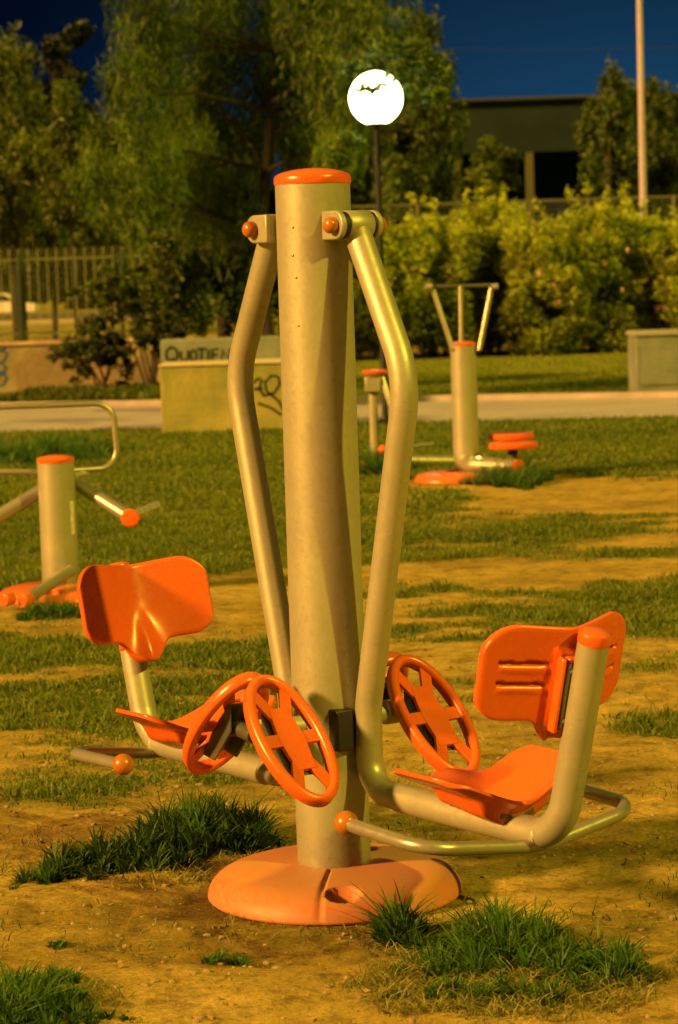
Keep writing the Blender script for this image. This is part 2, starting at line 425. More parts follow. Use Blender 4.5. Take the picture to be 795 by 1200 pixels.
def vnoise(x,y,f,seed=0):
    x=x*f+seed*17.3; y=y*f+seed*9.1; xi=np.floor(x).astype(np.int64); yi=np.floor(y).astype(np.int64); fx=x-xi; fy=y-yi
    def h(a,b): n=(a*374761393+b*668265263+seed*1442695)&0x7fffffff; n=((n^(n>>13))*1274126177)&0x7fffffff; return ((n^(n>>16))&0xffff)/65535.
    fx=fx*fx*(3-2*fx); fy=fy*fy*(3-2*fy)
    return (h(xi,yi)*(1-fx)+h(xi+1,yi)*fx)*(1-fy)+(h(xi,yi+1)*(1-fx)+h(xi+1,yi+1)*fx)*fy
def fbm(x,y,f,o=4,seed=0): 
    s=0;a=.5;t=0
    for i in range(o): s=s+a*vnoise(x,y,f*2**i,seed+i); t+=a; a*=.5
    return s/t
PATH_N=lambda x: 26.0+ .0*x
def path_edges(x):
    # near and far edge of the path
    a=V(150,504); b=V(795,489); c=V(150,476); d=V(795,466)
    near=a.y+(b.y-a.y)*(x-a.x)/(b.x-a.x); far=c.y+(d.y-c.y)*(x-c.x)/(d.x-c.x)
    return near,far
def cover(x,y):
    g=np.zeros_like(x)
    for cx,cy,a,b,w in PA: g=g+w*np.exp(-(((x-cx)/a)**2+((y-cy)/b)**2)*1.1)
    for cx,cy,a,b,w in BA: g=g-w*np.exp(-(((x-cx)/a)**2+((y-cy)/b)**2)*1.1)
    g=g+np.clip((y-19)/4,0,1)*.9
    g=g*.85+(fbm(x*.55,y,1.1,4,3)-.5)*1.9*np.clip(g*2.5+.2,0,1)*np.clip((26-y)/8,.35,1)
    g=g+(fbm(x*.7,y,4.5,4,8)-.54)*2.3*np.clip((26-y)/8,.4,1)*np.clip(g*3+.2,0,1)
    for bx,by in BASES:
        g=g-2.5*np.clip(1.35-np.sqrt((x-bx)**2+(y-by)**2)/.42,0,1)
    g=np.where(y<7.4,g*np.clip((y-6.4)/1.0,0,1),g)
    return np.clip(g,0,1)
def gh(x,y):
    near=np.clip((14-y)/6,0,1)
    h=(fbm(x,y,1.3,3,21)-.5)*.03*near+(fbm(x,y,7,3,25)-.5)*.014*near+(fbm(x,y,24,3,31)-.5)*.010*near
    rr=np.sqrt((x-PC.x)**2+(y-PC.y)**2)
    h=h*np.clip((rr-.25)/.3,0.15,1)-.006*np.clip(1-rr/.6,0,1)
    # worn furrows running away to the right of the base and in front of it
    for (ax_,ay_,bx_,by_,w,d) in FUR:
        dx,dy=bx_-ax_,by_-ay_; t=np.clip(((x-ax_)*dx+(y-ay_)*dy)/(dx*dx+dy*dy),0,1)
        dist=np.sqrt((x-ax_-t*dx)**2+(y-ay_-t*dy)**2)
        h=h-d*np.exp(-(dist/w)**2)
    return h
FUR=[]
for (x1,y1,x2,y2,w,d) in ((560,1000,795,985,.10,.02),(170,1110,400,1125,.07,.016),(60,1075,330,1065,.09,.012),(430,1105,600,1120,.1,.012),(650,905,795,912,.12,.012)):
    a=V(x1,y1); b=V(x2,y2); FUR.append((a.x,a.y,b.x,b.y,w,d))
def grid(name,xs,ys,hf,mat,attr=True):
    X,Y=np.meshgrid(xs,ys); Z=hf(X,Y) if hf else np.zeros_like(X); n=X.size; nx=len(xs); ny=len(ys)
    me=bpy.data.meshes.new(name); me.vertices.add(n); me.vertices.foreach_set('co',np.stack([X,Y,Z],-1).astype(np.float32).ravel())
    i=np.arange((nx-1)*(ny-1)); r=i//(nx-1); c=i%(nx-1); a=r*nx+c
    q=np.stack([a,a+1,a+nx+1,a+nx],-1).astype(np.int32).ravel()
    me.loops.add(len(q)); me.loops.foreach_set('vertex_index',q); me.polygons.add(len(i)); me.polygons.foreach_set('loop_start',(np.arange(len(i))*4).astype(np.int32))
    me.polygons.foreach_set('use_smooth',np.ones(len(i),bool)); me.update(calc_edges=True); me.validate()
    if attr:
        dm=np.zeros_like(X)  # shadow bands beside the base and other dark patches, painted into the dirt
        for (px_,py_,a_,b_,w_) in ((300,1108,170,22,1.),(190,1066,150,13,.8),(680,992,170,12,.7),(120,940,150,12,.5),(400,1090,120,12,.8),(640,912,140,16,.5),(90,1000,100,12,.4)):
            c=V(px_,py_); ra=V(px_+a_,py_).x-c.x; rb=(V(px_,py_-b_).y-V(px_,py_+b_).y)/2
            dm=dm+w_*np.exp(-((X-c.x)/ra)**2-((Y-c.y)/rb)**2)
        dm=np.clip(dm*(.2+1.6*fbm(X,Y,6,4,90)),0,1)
        at=me.attributes.new('ground_shade','FLOAT','POINT'); at.data.foreach_set('value',dm.astype(np.float32).ravel())
        at=me.attributes.new('grass','FLOAT','POINT'); at.data.foreach_set('value',cover(X,Y).astype(np.float32).ravel())
    me.materials.append(mat); o=bpy.data.objects.new(name,me); COL.objects.link(o); return o
m,nt,p=nmat('dirt_and_turf'); MG=m
n1=noise_node(nt,1.3,8,.65); n2=noise_node(nt,9,9,.7); n3=noise_node(nt,70,6,.75); n4=noise_node(nt,260,3,.6)
d1=ramp(nt,n1.outputs['Fac'],[(.3,(.20,.15,.035)),(.5,(.39,.30,.06)),(.68,(.50,.39,.10))])
d2=ramp(nt,n2.outputs['Fac'],[(.34,(.42,.40,.36)),(.50,(.92,.92,.92)),(.68,(1.25,1.2,1.1))])
c_=mixc(nt,1.0,d1.outputs[0],d2.outputs[0],'MULTIPLY')
d3=ramp(nt,n3.outputs['Fac'],[(.36,(.55,.52,.5)),(.5,(1,1,1)),(.72,(1.3,1.28,1.25))]); c_=mixc(nt,.8,c_,d3.outputs[0],'MULTIPLY')
vo=N(nt,'ShaderNodeTexVoronoi'); vo.inputs['Scale'].default_value=38; tc=N(nt,'ShaderNodeTexCoord'); L(nt,tc.outputs['Object'],vo.inputs['Vector'])
pb=ramp(nt,vo.outputs['Distance'],[(.10,(1,1,1)),(.2,(0,0,0))]); pm=N(nt,'ShaderNodeMath',operation='MULTIPLY'); L(nt,pb.outputs[0],pm.inputs[0])
pbm=ramp(nt,n2.outputs['Fac'],[(.5,(0,0,0)),(.6,(.5,.5,.5))]); L(nt,pbm.outputs[0],pm.inputs[1]); c_=mixc(nt,pm.outputs[0],c_,(.42,.34,.24))
da=N(nt,'ShaderNodeAttribute',attribute_name='ground_shade'); c_=mixc(nt,da.outputs['Fac'],c_,mixc(nt,1.0,c_,(.42,.40,.34),'MULTIPLY'))  # painted shade multiplies the dirt colour down
at=N(nt,'ShaderNodeAttribute',attribute_name='grass')
gr=ramp(nt,n3.outputs['Fac'],[(.3,(.025,.055,.005)),(.5,(.075,.12,.010)),(.7,(.18,.19,.025))])
gm=ramp(nt,at.outputs['Fac'],[(.10,(0,0,0)),(1.0,(.75,.75,.75))]); c_=mixc(nt,gm.outputs[0],c_,gr.outputs[0])
L(nt,c_,p.inputs['Base Color']); p.inputs['Roughness'].default_value=.95; p.inputs['Specular IOR Level'].default_value=.15
ad=N(nt,'ShaderNodeMath',operation='MULTIPLY_ADD'); L(nt,n2.outputs['Fac'],ad.inputs[0]); ad.inputs[1].default_value=2.0; L(nt,n3.outputs['Fac'],ad.inputs[2])
ad2=N(nt,'ShaderNodeMath',operation='MULTIPLY_ADD'); L(nt,n4.outputs['Fac'],ad2.inputs[0]); ad2.inputs[1].default_value=.3; L(nt,ad.outputs[0],ad2.inputs[2])
bump(nt,p,ad2.outputs[0],.8,.022)
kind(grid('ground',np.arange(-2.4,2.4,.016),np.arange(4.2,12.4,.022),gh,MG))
# outer ground sheet: frame of quads around the detailed patch
def outer_h(X,Y): return -.004+0*X
g2=grid('ground_far',np.concatenate([[-900,-300,-100,-40],np.arange(-24,24.1,.3),[40,100,300,900]]),np.concatenate([[-200,-50,-10,0,3],np.arange(4.2,50,.25),[60,80,110,160,300,900,2500]]),lambda X,Y:np.where((abs(X)<2.3)&(Y<12.3)&(Y>4.3),-.06,-.004),MG)
kind(g2); g2.name='field'

# path
m,nt,p=nmat('path_concrete'); MP=m
n1=noise_node(nt,.7,6,.6); n2=noise_node(nt,14,6,.7)
a=ramp(nt,n1.outputs['Fac'],[(.3,(.24,.23,.26)),(.7,(.33,.32,.36))]); b=ramp(nt,n2.outputs['Fac'],[(.3,(.75,.75,.75)),(.7,(1.1,1.1,1.1))])
L(nt,mixc(nt,1.,a.outputs[0],b.outputs[0],'MULTIPLY'),p.inputs['Base Color']); p.inputs['Roughness'].default_value=.9; bump(nt,p,n2.outputs['Fac'],.4,.01)
vs=[];fs=[]; xs=np.arange(-30,30.1,.4)
for x in xs:
    n_,f_=path_edges(x); j=.06*math.sin(x*3.1)+.05*math.sin(x*7.7+1)
    vs+= [(x,n_+j,.012),(x,f_+j*.5-.22,.012)]
for i in range(len(xs)-1): fs.append((i*2,i*2+2,i*2+3,i*2+1))
kind(mesh_obj('path',vs,fs,MP,None,False))
vs=[];fs=[]
for x in xs:
    n_,f_=path_edges(x); vs+=[(x,f_-.21,.0),(x,f_-.21,.085),(x,f_-.06,.085),(x,f_-.06,0)]
for i in range(len(xs)-1):
    for j in range(3): fs.append((i*4+j,i*4+4+j,i*4+5+j,i*4+1+j))
kind(mesh_obj('path_kerb',vs,fs,simple('kerb_concrete',(.42,.35,.34),.9,var=.3,scale=3,bs=.4,bd=.01),None,False))

# ---------------------------------------------------------------- blades (numpy)
def add_tint(me,t):
    at=me.attributes.new('tint','FLOAT','POINT'); at.data.foreach_set('value',t.astype(np.float32))
def build_faces(name,Vv,faces_idx,nper,mat,tint,parent=None):
    me=bpy.data.meshes.new(name); me.vertices.add(len(Vv)); me.vertices.foreach_set('co',Vv.astype(np.float32).ravel())
    tot=sum(len(f) for f in faces_idx); lo=[]; starts=[]; k=0
    n=len(Vv)//nper; base=(np.arange(n)*nper)
    arrs=[]; st=[]
    off=0
    for f in faces_idx:
        a=(base[:,None]+np.array(f)[None,:]); arrs.append(a.ravel()); st.append(off+np.arange(n)*len(f)); off+=n*len(f)
    li=np.concatenate(arrs).astype(np.int32); ls=np.concatenate(st).astype(np.int32)
    me.loops.add(len(li)); me.loops.foreach_set('vertex_index',li); me.polygons.add(len(ls)); me.polygons.foreach_set('loop_start',ls)
    me.update(calc_edges=True); add_tint(me,tint)
    me.materials.append(mat); o=bpy.data.objects.new(name,me); COL.objects.link(o)
    if parent: o.parent=parent
    return o
def blades(name,x,y,z,h,w,lean,mat,tintb,parent=None,curl=1.0):
    n=len(x); a=rng.uniform(0,2*PI,n); ld=rng.uniform(0,2*PI,n); wx,wy=np.cos(a)*w/2,np.sin(a)*w/2
    lx,ly=np.cos(ld)*lean*h,np.sin(ld)*lean*h
    if isinstance(curl,tuple): lx,ly=curl[0]*h*lean,curl[1]*h*lean
    def row(k,s): # k height fraction
        q=k**1.8; zz=z+h*(k-.35*lean*lean*k*k)
        return np.stack([x+lx*q-wx*s,y+ly*q-wy*s,zz],-1),np.stack([x+lx*q+wx*s,y+ly*q+wy*s,zz],-1)
    a0,b0=row(0.,.8); a1,b1=row(.45,1.); a2,b2=row(.8,.6); t,_=row(1.,0)
    Vv=np.stack([a0,b0,a1,b1,a2,b2,t],1).reshape(-1,3)
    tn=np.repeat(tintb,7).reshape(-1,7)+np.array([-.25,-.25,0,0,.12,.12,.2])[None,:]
    return build_faces(name,Vv,[(0,1,3,2),(2,3,5,4),(4,5,6)],7,mat,np.clip(tn,0,1).ravel(),parent)
MGR=foliage('grass_blade',(.16,.205,.014),(.030,.065,.005),.2)
MGC=foliage('lush_grass_blade',(.075,.17,.015),(.006,.034,.005),.2)
# turf on the near lawn
def scatter(n,y0,y1,half=None):
    yy=y0+(y1-y0)*rng.random(n)**.9; xx=(rng.random(n)*2-1)*(yy*.152+.3)
    return xx,yy
x,y=scatter(420000,6.3,20); g=cover(x,y); k=rng.random(len(x))<np.clip((g-.16)*.95,0,.72); x,y,g=x[k],y[k],g[k]
sel=1.9*fbm(x,y,5.0,4,5)**2+.12; hh=(.006+.022*rng.random(len(x)))*(.4+g)*(.4+1.1*sel); hh*=np.clip(1.15-(y-8)*.01,.8,1.2)
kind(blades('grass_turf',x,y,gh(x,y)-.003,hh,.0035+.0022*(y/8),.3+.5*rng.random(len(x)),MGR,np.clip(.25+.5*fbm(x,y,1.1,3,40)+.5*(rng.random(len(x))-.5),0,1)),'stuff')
x,y=scatter(300000,17,46); ne,fe=path_edges(x); k=((y<ne-.05)|(y>fe+.02)); x,y=x[k],y[k]; g=cover(x,y)
k=rng.random(len(x))<np.clip((g-.15)*1.3,0,1); x,y,g=x[k],y[k],g[k]
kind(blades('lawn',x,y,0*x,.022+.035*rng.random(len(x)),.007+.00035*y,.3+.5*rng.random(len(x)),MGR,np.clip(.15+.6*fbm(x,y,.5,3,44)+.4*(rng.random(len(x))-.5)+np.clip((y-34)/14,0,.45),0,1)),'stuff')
# tufts
def tuft(name,label,blobs,hmax,seed,dens=1.25,group=None,bw=.0055):
    r=np.random.default_rng(seed); X=[];Y=[];H=[]
    for px,py,a,b,n,hs in blobs:
        c=V(px,py); ra=V(px+a,py).x-c.x; rb=(V(px,py-b).y-V(px,py+b).y)/2
        nn=int(n*dens); ang=r.uniform(0,2*PI,nn); rad=r.random(nn)**.62
        rim=1+.25*np.sin(ang*3+seed)+.18*np.sin(ang*7+seed*2)
        X.append(c.x+np.cos(ang)*rad*ra*rim); Y.append(c.y+np.sin(ang)*rad*rb*rim); H.append(hmax*hs*(1-.55*rad**2)*(.45+.75*r.random(nn)))
    X=np.concatenate(X);Y=np.concatenate(Y);H=np.concatenate(H)
    cx,cy=X.mean(),Y.mean(); X0=X-cx; Y0=Y-cy
    # soft clumping: pull blades to sub-clump centres
    nc=max(6,len(X)//30); ci=r.integers(0,len(X),nc); idx=r.integers(0,nc,len(X))
    d=(X0[:,None]-X0[ci][None,:])**2+(Y0[:,None]-Y0[ci][None,:])**2; j=d.argmin(1)
    pull=.58; dx=X0-X0[ci][j]; dy=Y0-Y0[ci][j]; X0=X0-dx*pull; Y0=Y0-dy*pull
    ln=np.sqrt(dx*dx+dy*dy)+1e-6; jit=r.normal(0,.55,(2,len(X)))
    curl=(dx/ln*.8+jit[0],dy/ln*.8+jit[1])
    hg=.45+.9*r.random(nc)[j]
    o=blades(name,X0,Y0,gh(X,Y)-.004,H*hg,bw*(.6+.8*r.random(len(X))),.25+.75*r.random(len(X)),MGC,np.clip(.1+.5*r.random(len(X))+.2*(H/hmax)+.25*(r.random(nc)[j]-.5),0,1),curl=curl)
    o.location=(cx,cy,0); return tag(o,label,'grass tuft',group)
tuft('grass_tuft','tall dark grass tuft behind the left edge of the round orange base',[(235,994,75,15,2300,1.),(140,1016,85,13,1500,.62),(65,1033,50,8,450,.42),(290,992,40,11,520,.8),(190,985,30,8,420,.9)],.150,3)
tuft('grass_tuft','wide dark grass tuft growing in front of the right edge of the orange base',[(590,1112,75,22,1700,1.),(675,1132,90,18,800,.7),(470,1098,30,11,800,.95),(600,1168,120,16,500,.42),(510,1165,55,12,260,.35),(725,1145,45,14,330,.6),(540,1135,70,20,600,.6)],.125,5)
tuft('grass_tuft','grass tuft cut off by the bottom left corner of the picture',[(30,1180,70,20,1500,.8),(70,1150,30,8,300,.35),(10,1200,60,20,900,.8),(110,1195,50,6,160,.3)],.11,9)
tuft('grass_tuft','small dark grass tuft at the foot of the machine with two stacked orange pedals',[(600,566,48,6,1600,1.)],.2,12,bw=.008)
tuft('grass_tuft','dark grass tuft under the narrow grey frame left of the pedal machine',[(440,552,40,7,1600,1.)],.19,14,bw=.008)
tuft('grass_tuft','low grass tuft just in front of the short left machine',[(60,722,45,5,900,1.)],.09,15,bw=.005)
tuft('grass_tuft','sparse low weed patch on the dirt in front of the orange base',[(270,1118,40,8,190,.8)],.045,16)
tuft('grass_tuft','thin low weed sprig on bare dirt at lower left',[(68,1112,14,3,90,.8)],.035,17)
tuft('grass_tuft','leafy green patch behind the looped tube handle at far left',[(50,538,90,10,2600,1.)],.24,18,bw=.012)
MST=foliage('straw_blade',(.28,.26,.06),(.06,.08,.012),.2)
def thatch(cx,cy,a,b,n):
    c=V(cx,cy); ra=V(cx+a,cy).x-c.x; rb=(V(cx,cy-b).y-V(cx,cy+b).y)/2
    ang=rng.uniform(0,2*PI,n); rad=rng.random(n)**.6; 
    rim=.75+.5*fbm(np.cos(ang)*2+cx,np.sin(ang)*2+cy,1.1,3,9)+.2*rng.random(n); X=c.x+np.cos(ang)*rad*ra*rim; Y=c.y+np.sin(ang)*rad*rb*rim
    k=rng.random(n)<np.clip((fbm(X,Y,9,3,71)-.36)*5,0,1); return X[k],Y[k]
tx=[thatch(605,1142,185,44,9000),thatch(180,1014,165,24,3000),thatch(40,1175,100,26,900),thatch(350,1090,260,30,700),thatch(480,1110,50,20,500)]
X_=np.concatenate([q[0] for q in tx]); Y_=np.concatenate([q[1] for q in tx])
kind(blades('dry_grass',X_,Y_,gh(X_,Y_)-.002,.012+.045*rng.random(len(X_))**2,.0030*np.ones(len(X_)),.8+.6*rng.random(len(X_)),MST,rng.random(len(X_))),'stuff')
# loose blades around bare ground
x,y=scatter(26000,5.0,11); g=fbm(x,y,2.2,3,60); k=rng.random(len(x))<np.clip((g-.56)*5,0,1)*.6; x,y=x[k],y[k]
kind(blades('sparse_grass',x,y,gh(x,y)-.002,.008+.022*rng.random(len(x)),.0032*np.ones(len(x)),.3+.6*rng.random(len(x)),MGC,rng.random(len(x))),'stuff')
# pebbles
def pebbles(n,seed):
    r=np.random.default_rng(seed); b=MB()
    ico=bmesh.new(); bmesh.ops.create_icosphere(ico,subdivisions=1,radius=1); iv=[v.co.copy() for v in ico.verts]; iface=[tuple(v.index for v in f.verts) for f in ico.faces]; ico.free()
    for i in range(n):
        y=5.0+6.5*r.random()**1.3; x=(r.random()*2-1)*y*.15; s=.0018+.0085*r.random()**5
        if math.hypot(x-PC.x,y-PC.y)<.36: continue
        z=float(gh(np.array([x]),np.array([y]))[0]); a=r.random()*6.28; fl=.5+.3*r.random(); st=1+.6*r.random()
        b.add([Vector((x+s*(v.x*math.cos(a)*st-v.y*math.sin(a)),y+s*(v.x*math.sin(a)*st+v.y*math.cos(a)),z+s*v.z*fl+s*.2)) for v in iv],iface)
    return b
kind(pebbles(4200,4).out('gravel',simple('pebble',(.34,.25,.13),.9,c2=(.16,.115,.05),scale=30,bs=0),smooth=False),'stuff')

xl_=rng.uniform(-1.6,1.6,900); yl_=5+6*rng.random(900); nl=900
Cl=np.stack([xl_,yl_,gh(xl_,yl_)+.004],-1); aa=rng.uniform(0,2*PI,nl); dv=np.stack([np.cos(aa),np.sin(aa),rng.normal(0,.25,nl)],-1); sv_=np.stack([-np.sin(aa),np.cos(aa),rng.normal(0,.3,nl)],-1)
ll_=(.006+.012*rng.random(nl))[:,None]; Vl=np.stack([Cl-dv*ll_,Cl-sv_*ll_*.4,Cl+dv*ll_,Cl+sv_*ll_*.4],1).reshape(-1,3)
kind(build_faces('leaf_litter',Vl,[(0,1,2,3)],4,foliage('dead_leaf',(.34,.22,.08),(.07,.045,.015),.1),np.repeat(rng.random(nl),4)),'stuff')
# ---------------------------------------------------------------- trees and shrubs
def leaf_cloud(centres,sizes,counts,lw,ll,droop,seed,dark=None):
    """leaf quads scattered in clumps; returns verts and tint"""
    r=np.random.default_rng(seed); C=[];T=[]
    for (c,s,n,t) in zip(centres,sizes,counts,dark if dark is not None else [0]*len(centres)):
        p=r.normal(0,1,(n,3)); q=np.linalg.norm(p,axis=1,keepdims=True)+1e-6; p=p/q*(r.random((n,1))**.45)
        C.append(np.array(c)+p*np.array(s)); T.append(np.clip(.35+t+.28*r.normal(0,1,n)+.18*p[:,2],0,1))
    C=np.concatenate(C); T=np.concatenate(T); n=len(C)
    d=r.normal(0,1,(n,3)); d[:,2]=d[:,2]*.6-droop; d/=np.linalg.norm(d,axis=1,keepdims=True)
    s=np.cross(d,r.normal(0,1,(n,3))); s/=np.linalg.norm(s,axis=1,keepdims=True)
    l=ll*(.6+.8*r.random((n,1))); w=lw*(.6+.8*r.random((n,1)))
    Vv=np.stack([C-d*l/2,C-s*w/2-d*l*.05,C+d*l/2,C+s*w/2-d*l*.05],1).reshape(-1,3)
    return Vv,np.repeat(T,4)
def tree(name,label,cat,base,trunkpts,tr,clumps,mat,barkm,lw,ll,droop,seed,group=None,limbs=(),sparse=1.0,bumps=6,strk=1.0):
    t=thing(name,label,cat,base,0,group); B=Vector(base); r=random.Random(seed)
    mb=MB(); tp=[Vector(q)-B for q in trunkpts]; K=len(tp)
    mb.tube(tp,[tr*(1-.72*i/(K-1)) for i in range(K)],10)
    cen=[];siz=[];cnt=[];dk=[]
    for (c,rad,n,tone) in clumps:
        c=Vector(c)-B; rx,ry,rz=rad if isinstance(rad,tuple) else (rad,rad,rad)
        a=min(tp[1:],key=lambda q:(q-c).length); 
        mid=(a+c)*.5+Vector((r.uniform(-.1,.1),r.uniform(-.1,.1),r.uniform(0,.2)))
        mb.tube([a,mid,c],[tr*.3,tr*.18,tr*.07],7)
        sub=bumps
        for k in range(sub):
            dv=Vector((r.gauss(0,1),r.gauss(0,1),r.gauss(0,1))).normalized()*r.uniform(.25,1.)
            cc=c+Vector((dv.x*rx,dv.y*ry,dv.z*rz)); q=r.uniform(.30,.75)
            tdk=-.10*max(0,(cc.z+B.z-3.2))/1.2 if name=='pepper_tree' else 0  # upper crown coloured darker to stand for lamplight falling off
            cen.append(tuple(cc)); siz.append((rx*q/strk,ry*q/strk,rz*q*strk*r.uniform(.8,1.3+droop*.3))); cnt.append(int(n/sub*sparse)); dk.append(tone+.1+tdk+r.uniform(-.16,.16))
            mb.tube([c,cc],[tr*.07,tr*.03],5)
    for L_ in limbs: mb.tube([Vector(q)-B for q in L_[0]],[L_[1]*(1-.75*i/(len(L_[0])-1)) for i in range(len(L_[0]))],8)
    mb.out('trunk',barkm,t)
    Vv,T=leaf_cloud(cen,siz,cnt,lw,ll,droop,seed,dk)
    build_faces('crown',Vv,[(0,1,2,3)],4,mat,T,t)
    return t
LW=foliage('willowy_leaf',(.18,.29,.022),(.020,.050,.007),.4)
LD=foliage('dark_leaf',(.028,.05,.014),(.006,.014,.006),.1)  # leaf colour darkened for crowns that the lamplight hardly reaches
LM=foliage('mid_leaf',(.135,.20,.014),(.018,.034,.005),.3)
LH=foliage('oleander_leaf',(.46,.56,.035),(.06,.085,.010),.35)
LF=foliage('far_leaf',(.11,.175,.016),(.015,.032,.006),.3)
def cl(lst,D,jit=0):      # (px,py,rpx,n,tone) -> world clumps at distance D
    out=[]
    for i,(x,y,r_,n,t) in enumerate(lst):
        d=D+(((i*37)%11)/10-.5)*jit; c=P(x,y,d); s=r_*d/F; out.append((c,(s,s*1.0,s),n,t))
    return out
def base_at(x,D): q=P(x,330,D); return Vector((q.x,q.y,0))
# main tree behind the machine
D=31.5; b=base_at(318,D)
tree('pepper_tree','large willowy tree with a forked trunk, left of the globe lamp','tree',b,
 [b,P(306,330,D),P(304,270,D),P(313,200,D),P(318,130,D),P(322,60,D),P(330,-10,D)],.11,
 cl([(150,110,45,1500,-.12),(190,70,50,1900,-.1),(230,130,55,2300,0),(170,190,50,1800,.08),(215,210,55,2200,.12),(265,190,50,2000,.05),(130,160,32,900,-.05),
     (260,60,55,2300,-.1),(310,30,60,2300,-.15),(370,30,60,2300,-.15),(330,100,55,2100,-.05),(390,90,50,1800,.0),(400,160,40,1900,.35),(350,160,45,1500,.05),
     (440,40,50,1500,-.1),(430,0,60,1500,-.25),(240,10,70,2200,-.3),(170,20,50,1300,-.32),(290,-30,70,1600,-.3),(380,-40,70,1600,-.3),(150,240,38,1300,.15),(240,250,45,1600,.0),
     (110,215,30,700,.02),(285,240,35,1100,-.1),(470,90,26,600,.1),(395,195,26,1100,.5),(420,150,26,900,.4),(470,60,22,500,.2)],D,3.0),LW,MBARK,.019,.15,1.5,21,strk=1.5,  # raised tones on clumps beside the globe paint its light on the leaves
 sparse=1.45,limbs=[([P(317,160,D),P(350,140,D),P(390,118,D-1),P(430,92,D-2)],.035),([P(313,200,D),P(280,150,D),P(230,110,D)],.04),([P(318,130,D),P(300,80,D),P(280,30,D)],.035)],bumps=22)
# globe lamp
DL=26.3; lb=V(452,499); lampb=Vector((lb.x,lb.y,0)); DL=lb.y
gc=P(440,115,DL)
lamp=thing('globe_lamp','lit white globe lamp on a thin black post, shining among the leaves','street lamp',lampb)
ME,nt,p=nmat('lit_globe'); p.inputs['Base Color'].default_value=(.9,.95,.8,1); p.inputs['Emission Color'].default_value=(1,.99,.5,1); p.inputs['Emission Strength'].default_value=12
MLP=simple('black_post',(.012,.016,.02),.4,.3)
hgt=gc.z; rg=31*DL/F
MB().lathe([(.09,0),(.09,.05),(.045,.08),(.036,.12),(.030,hgt-rg-.02),(.10,hgt-rg-.01),(.11,hgt-rg+.04)],20).out('post',MLP,lamp)
MB().lathe([(q[0],q[1]+hgt) for q in ball(rg,24)],40).out('globe',ME,lamp)
# the twig of the tree hanging in front of the globe
tw=MB(); tb=P(470,80,DL-.7)
t_=thing('overhanging_branch','leafy twig drooping across the face of the lit globe lamp','branch',tb)
pa=[P(395,70,DL+.8),P(440,62,DL-.2),P(460,82,DL-.45),P(448,100,DL-.5),P(425,105,DL-.5),P(417,104,DL-.5)]
tw.tube([q-tb for q in pa],[.012,.01,.008,.005,.004,.003],6); tw.tube([q-tb for q in (P(440,62,DL-.2),P(490,70,DL-.4),P(520,85,DL-.3))],[.009,.006,.003],6)
tw.out('twig',MBARK,t_)
cs=[];ss=[];cn=[]
for x_,y_,rp,n_ in ((418,104,3,10),(424,105,4,24),(431,103,4,34),(436,107,4,36),(442,104,4,36),(425,99,3,10),(452,100,3,9),(446,99,3,12),(434,98,3,7),(429,110,3,6),(427,94,2,5),(447,112,2,4),(456,110,3,7),(455,120,2,4),(433,139,3,7),(441,124,2,3),(461,93,3,8),(452,88,3,6),(449,132,2,3),(470,80,18,260),(500,74,22,380),(522,88,14,240),(488,55,18,240),(515,110,12,140),(410,165,16,220),(398,185,18,260),(470,20,14,90),(450,55,18,180),(425,70,12,90),(480,105,10,60),(400,75,14,100),(505,110,14,90),(416,88,4,8)):
    cs.append(tuple(P(x_,y_,DL-.45)-tb)); ss.append((rp*DL/F,.15,rp*.8*DL/F)); cn.append(n_)
Vv,T=leaf_cloud(cs,ss,cn,.030,.080,.3,77); build_faces('leaves',Vv,[(0,1,2,3)],4,LW,T,t_)
# dark round tree under the main one
D=35; b=base_at(262,D)
tree('evergreen_tree','dark dense low tree behind the graffiti-covered concrete blocks','tree',b,[b,P(262,370,D),P(260,330,D),P(258,280,D)],.13,
 cl([(205,310,35,1500,-.2),(250,300,45,2200,-.25),(300,310,40,1800,-.2),(230,345,38,1700,-.15),(285,350,38,1700,-.2),(200,350,24,800,0),(260,270,40,1700,-.2),(320,345,28,900,-.2),(195,290,24,700,.05)],D,2),LM,MBARK,.06,.10,.4,31,sparse=1.5,bumps=14)
# left group
D=46; b=base_at(20,D)
tree('bushy_tree','yellow-green bushy tree cut off by the left edge of the picture','tree',b,[b,P(20,300,D),P(22,230,D),P(25,140,D),P(20,70,D)],.16,
 cl([(10,90,38,1200,-.1),(30,130,36,1400,0),(0,160,40,1400,0),(35,190,30,1200,.02),(10,220,40,1700,.1),(40,250,30,1300,.05),(0,265,30,1200,.1),(60,275,22,700,-.1),(-30,130,50,1200,0),(-40,230,50,1200,0)],D,3),LM,MBARK,.045,.15,1.2,33,sparse=1.9,bumps=18,strk=1.35)
D=44; b=base_at(88,D)
tree('slender_tree','slim leafy tree between the left-edge tree and the big willowy tree','tree',b,[b,P(86,320,D),P(84,250,D),P(82,150,D),P(80,120,D)],.04,
 cl([(78,130,22,700,.0),(75,165,24,900,.08),(70,200,22,800,.1),(95,215,20,700,.0),(80,245,26,1000,-.05),(110,260,24,900,-.1),(100,175,14,300,0)],D,2),LM,MBARK,.045,.14,.8,35,sparse=2.4,bumps=14)
D=70
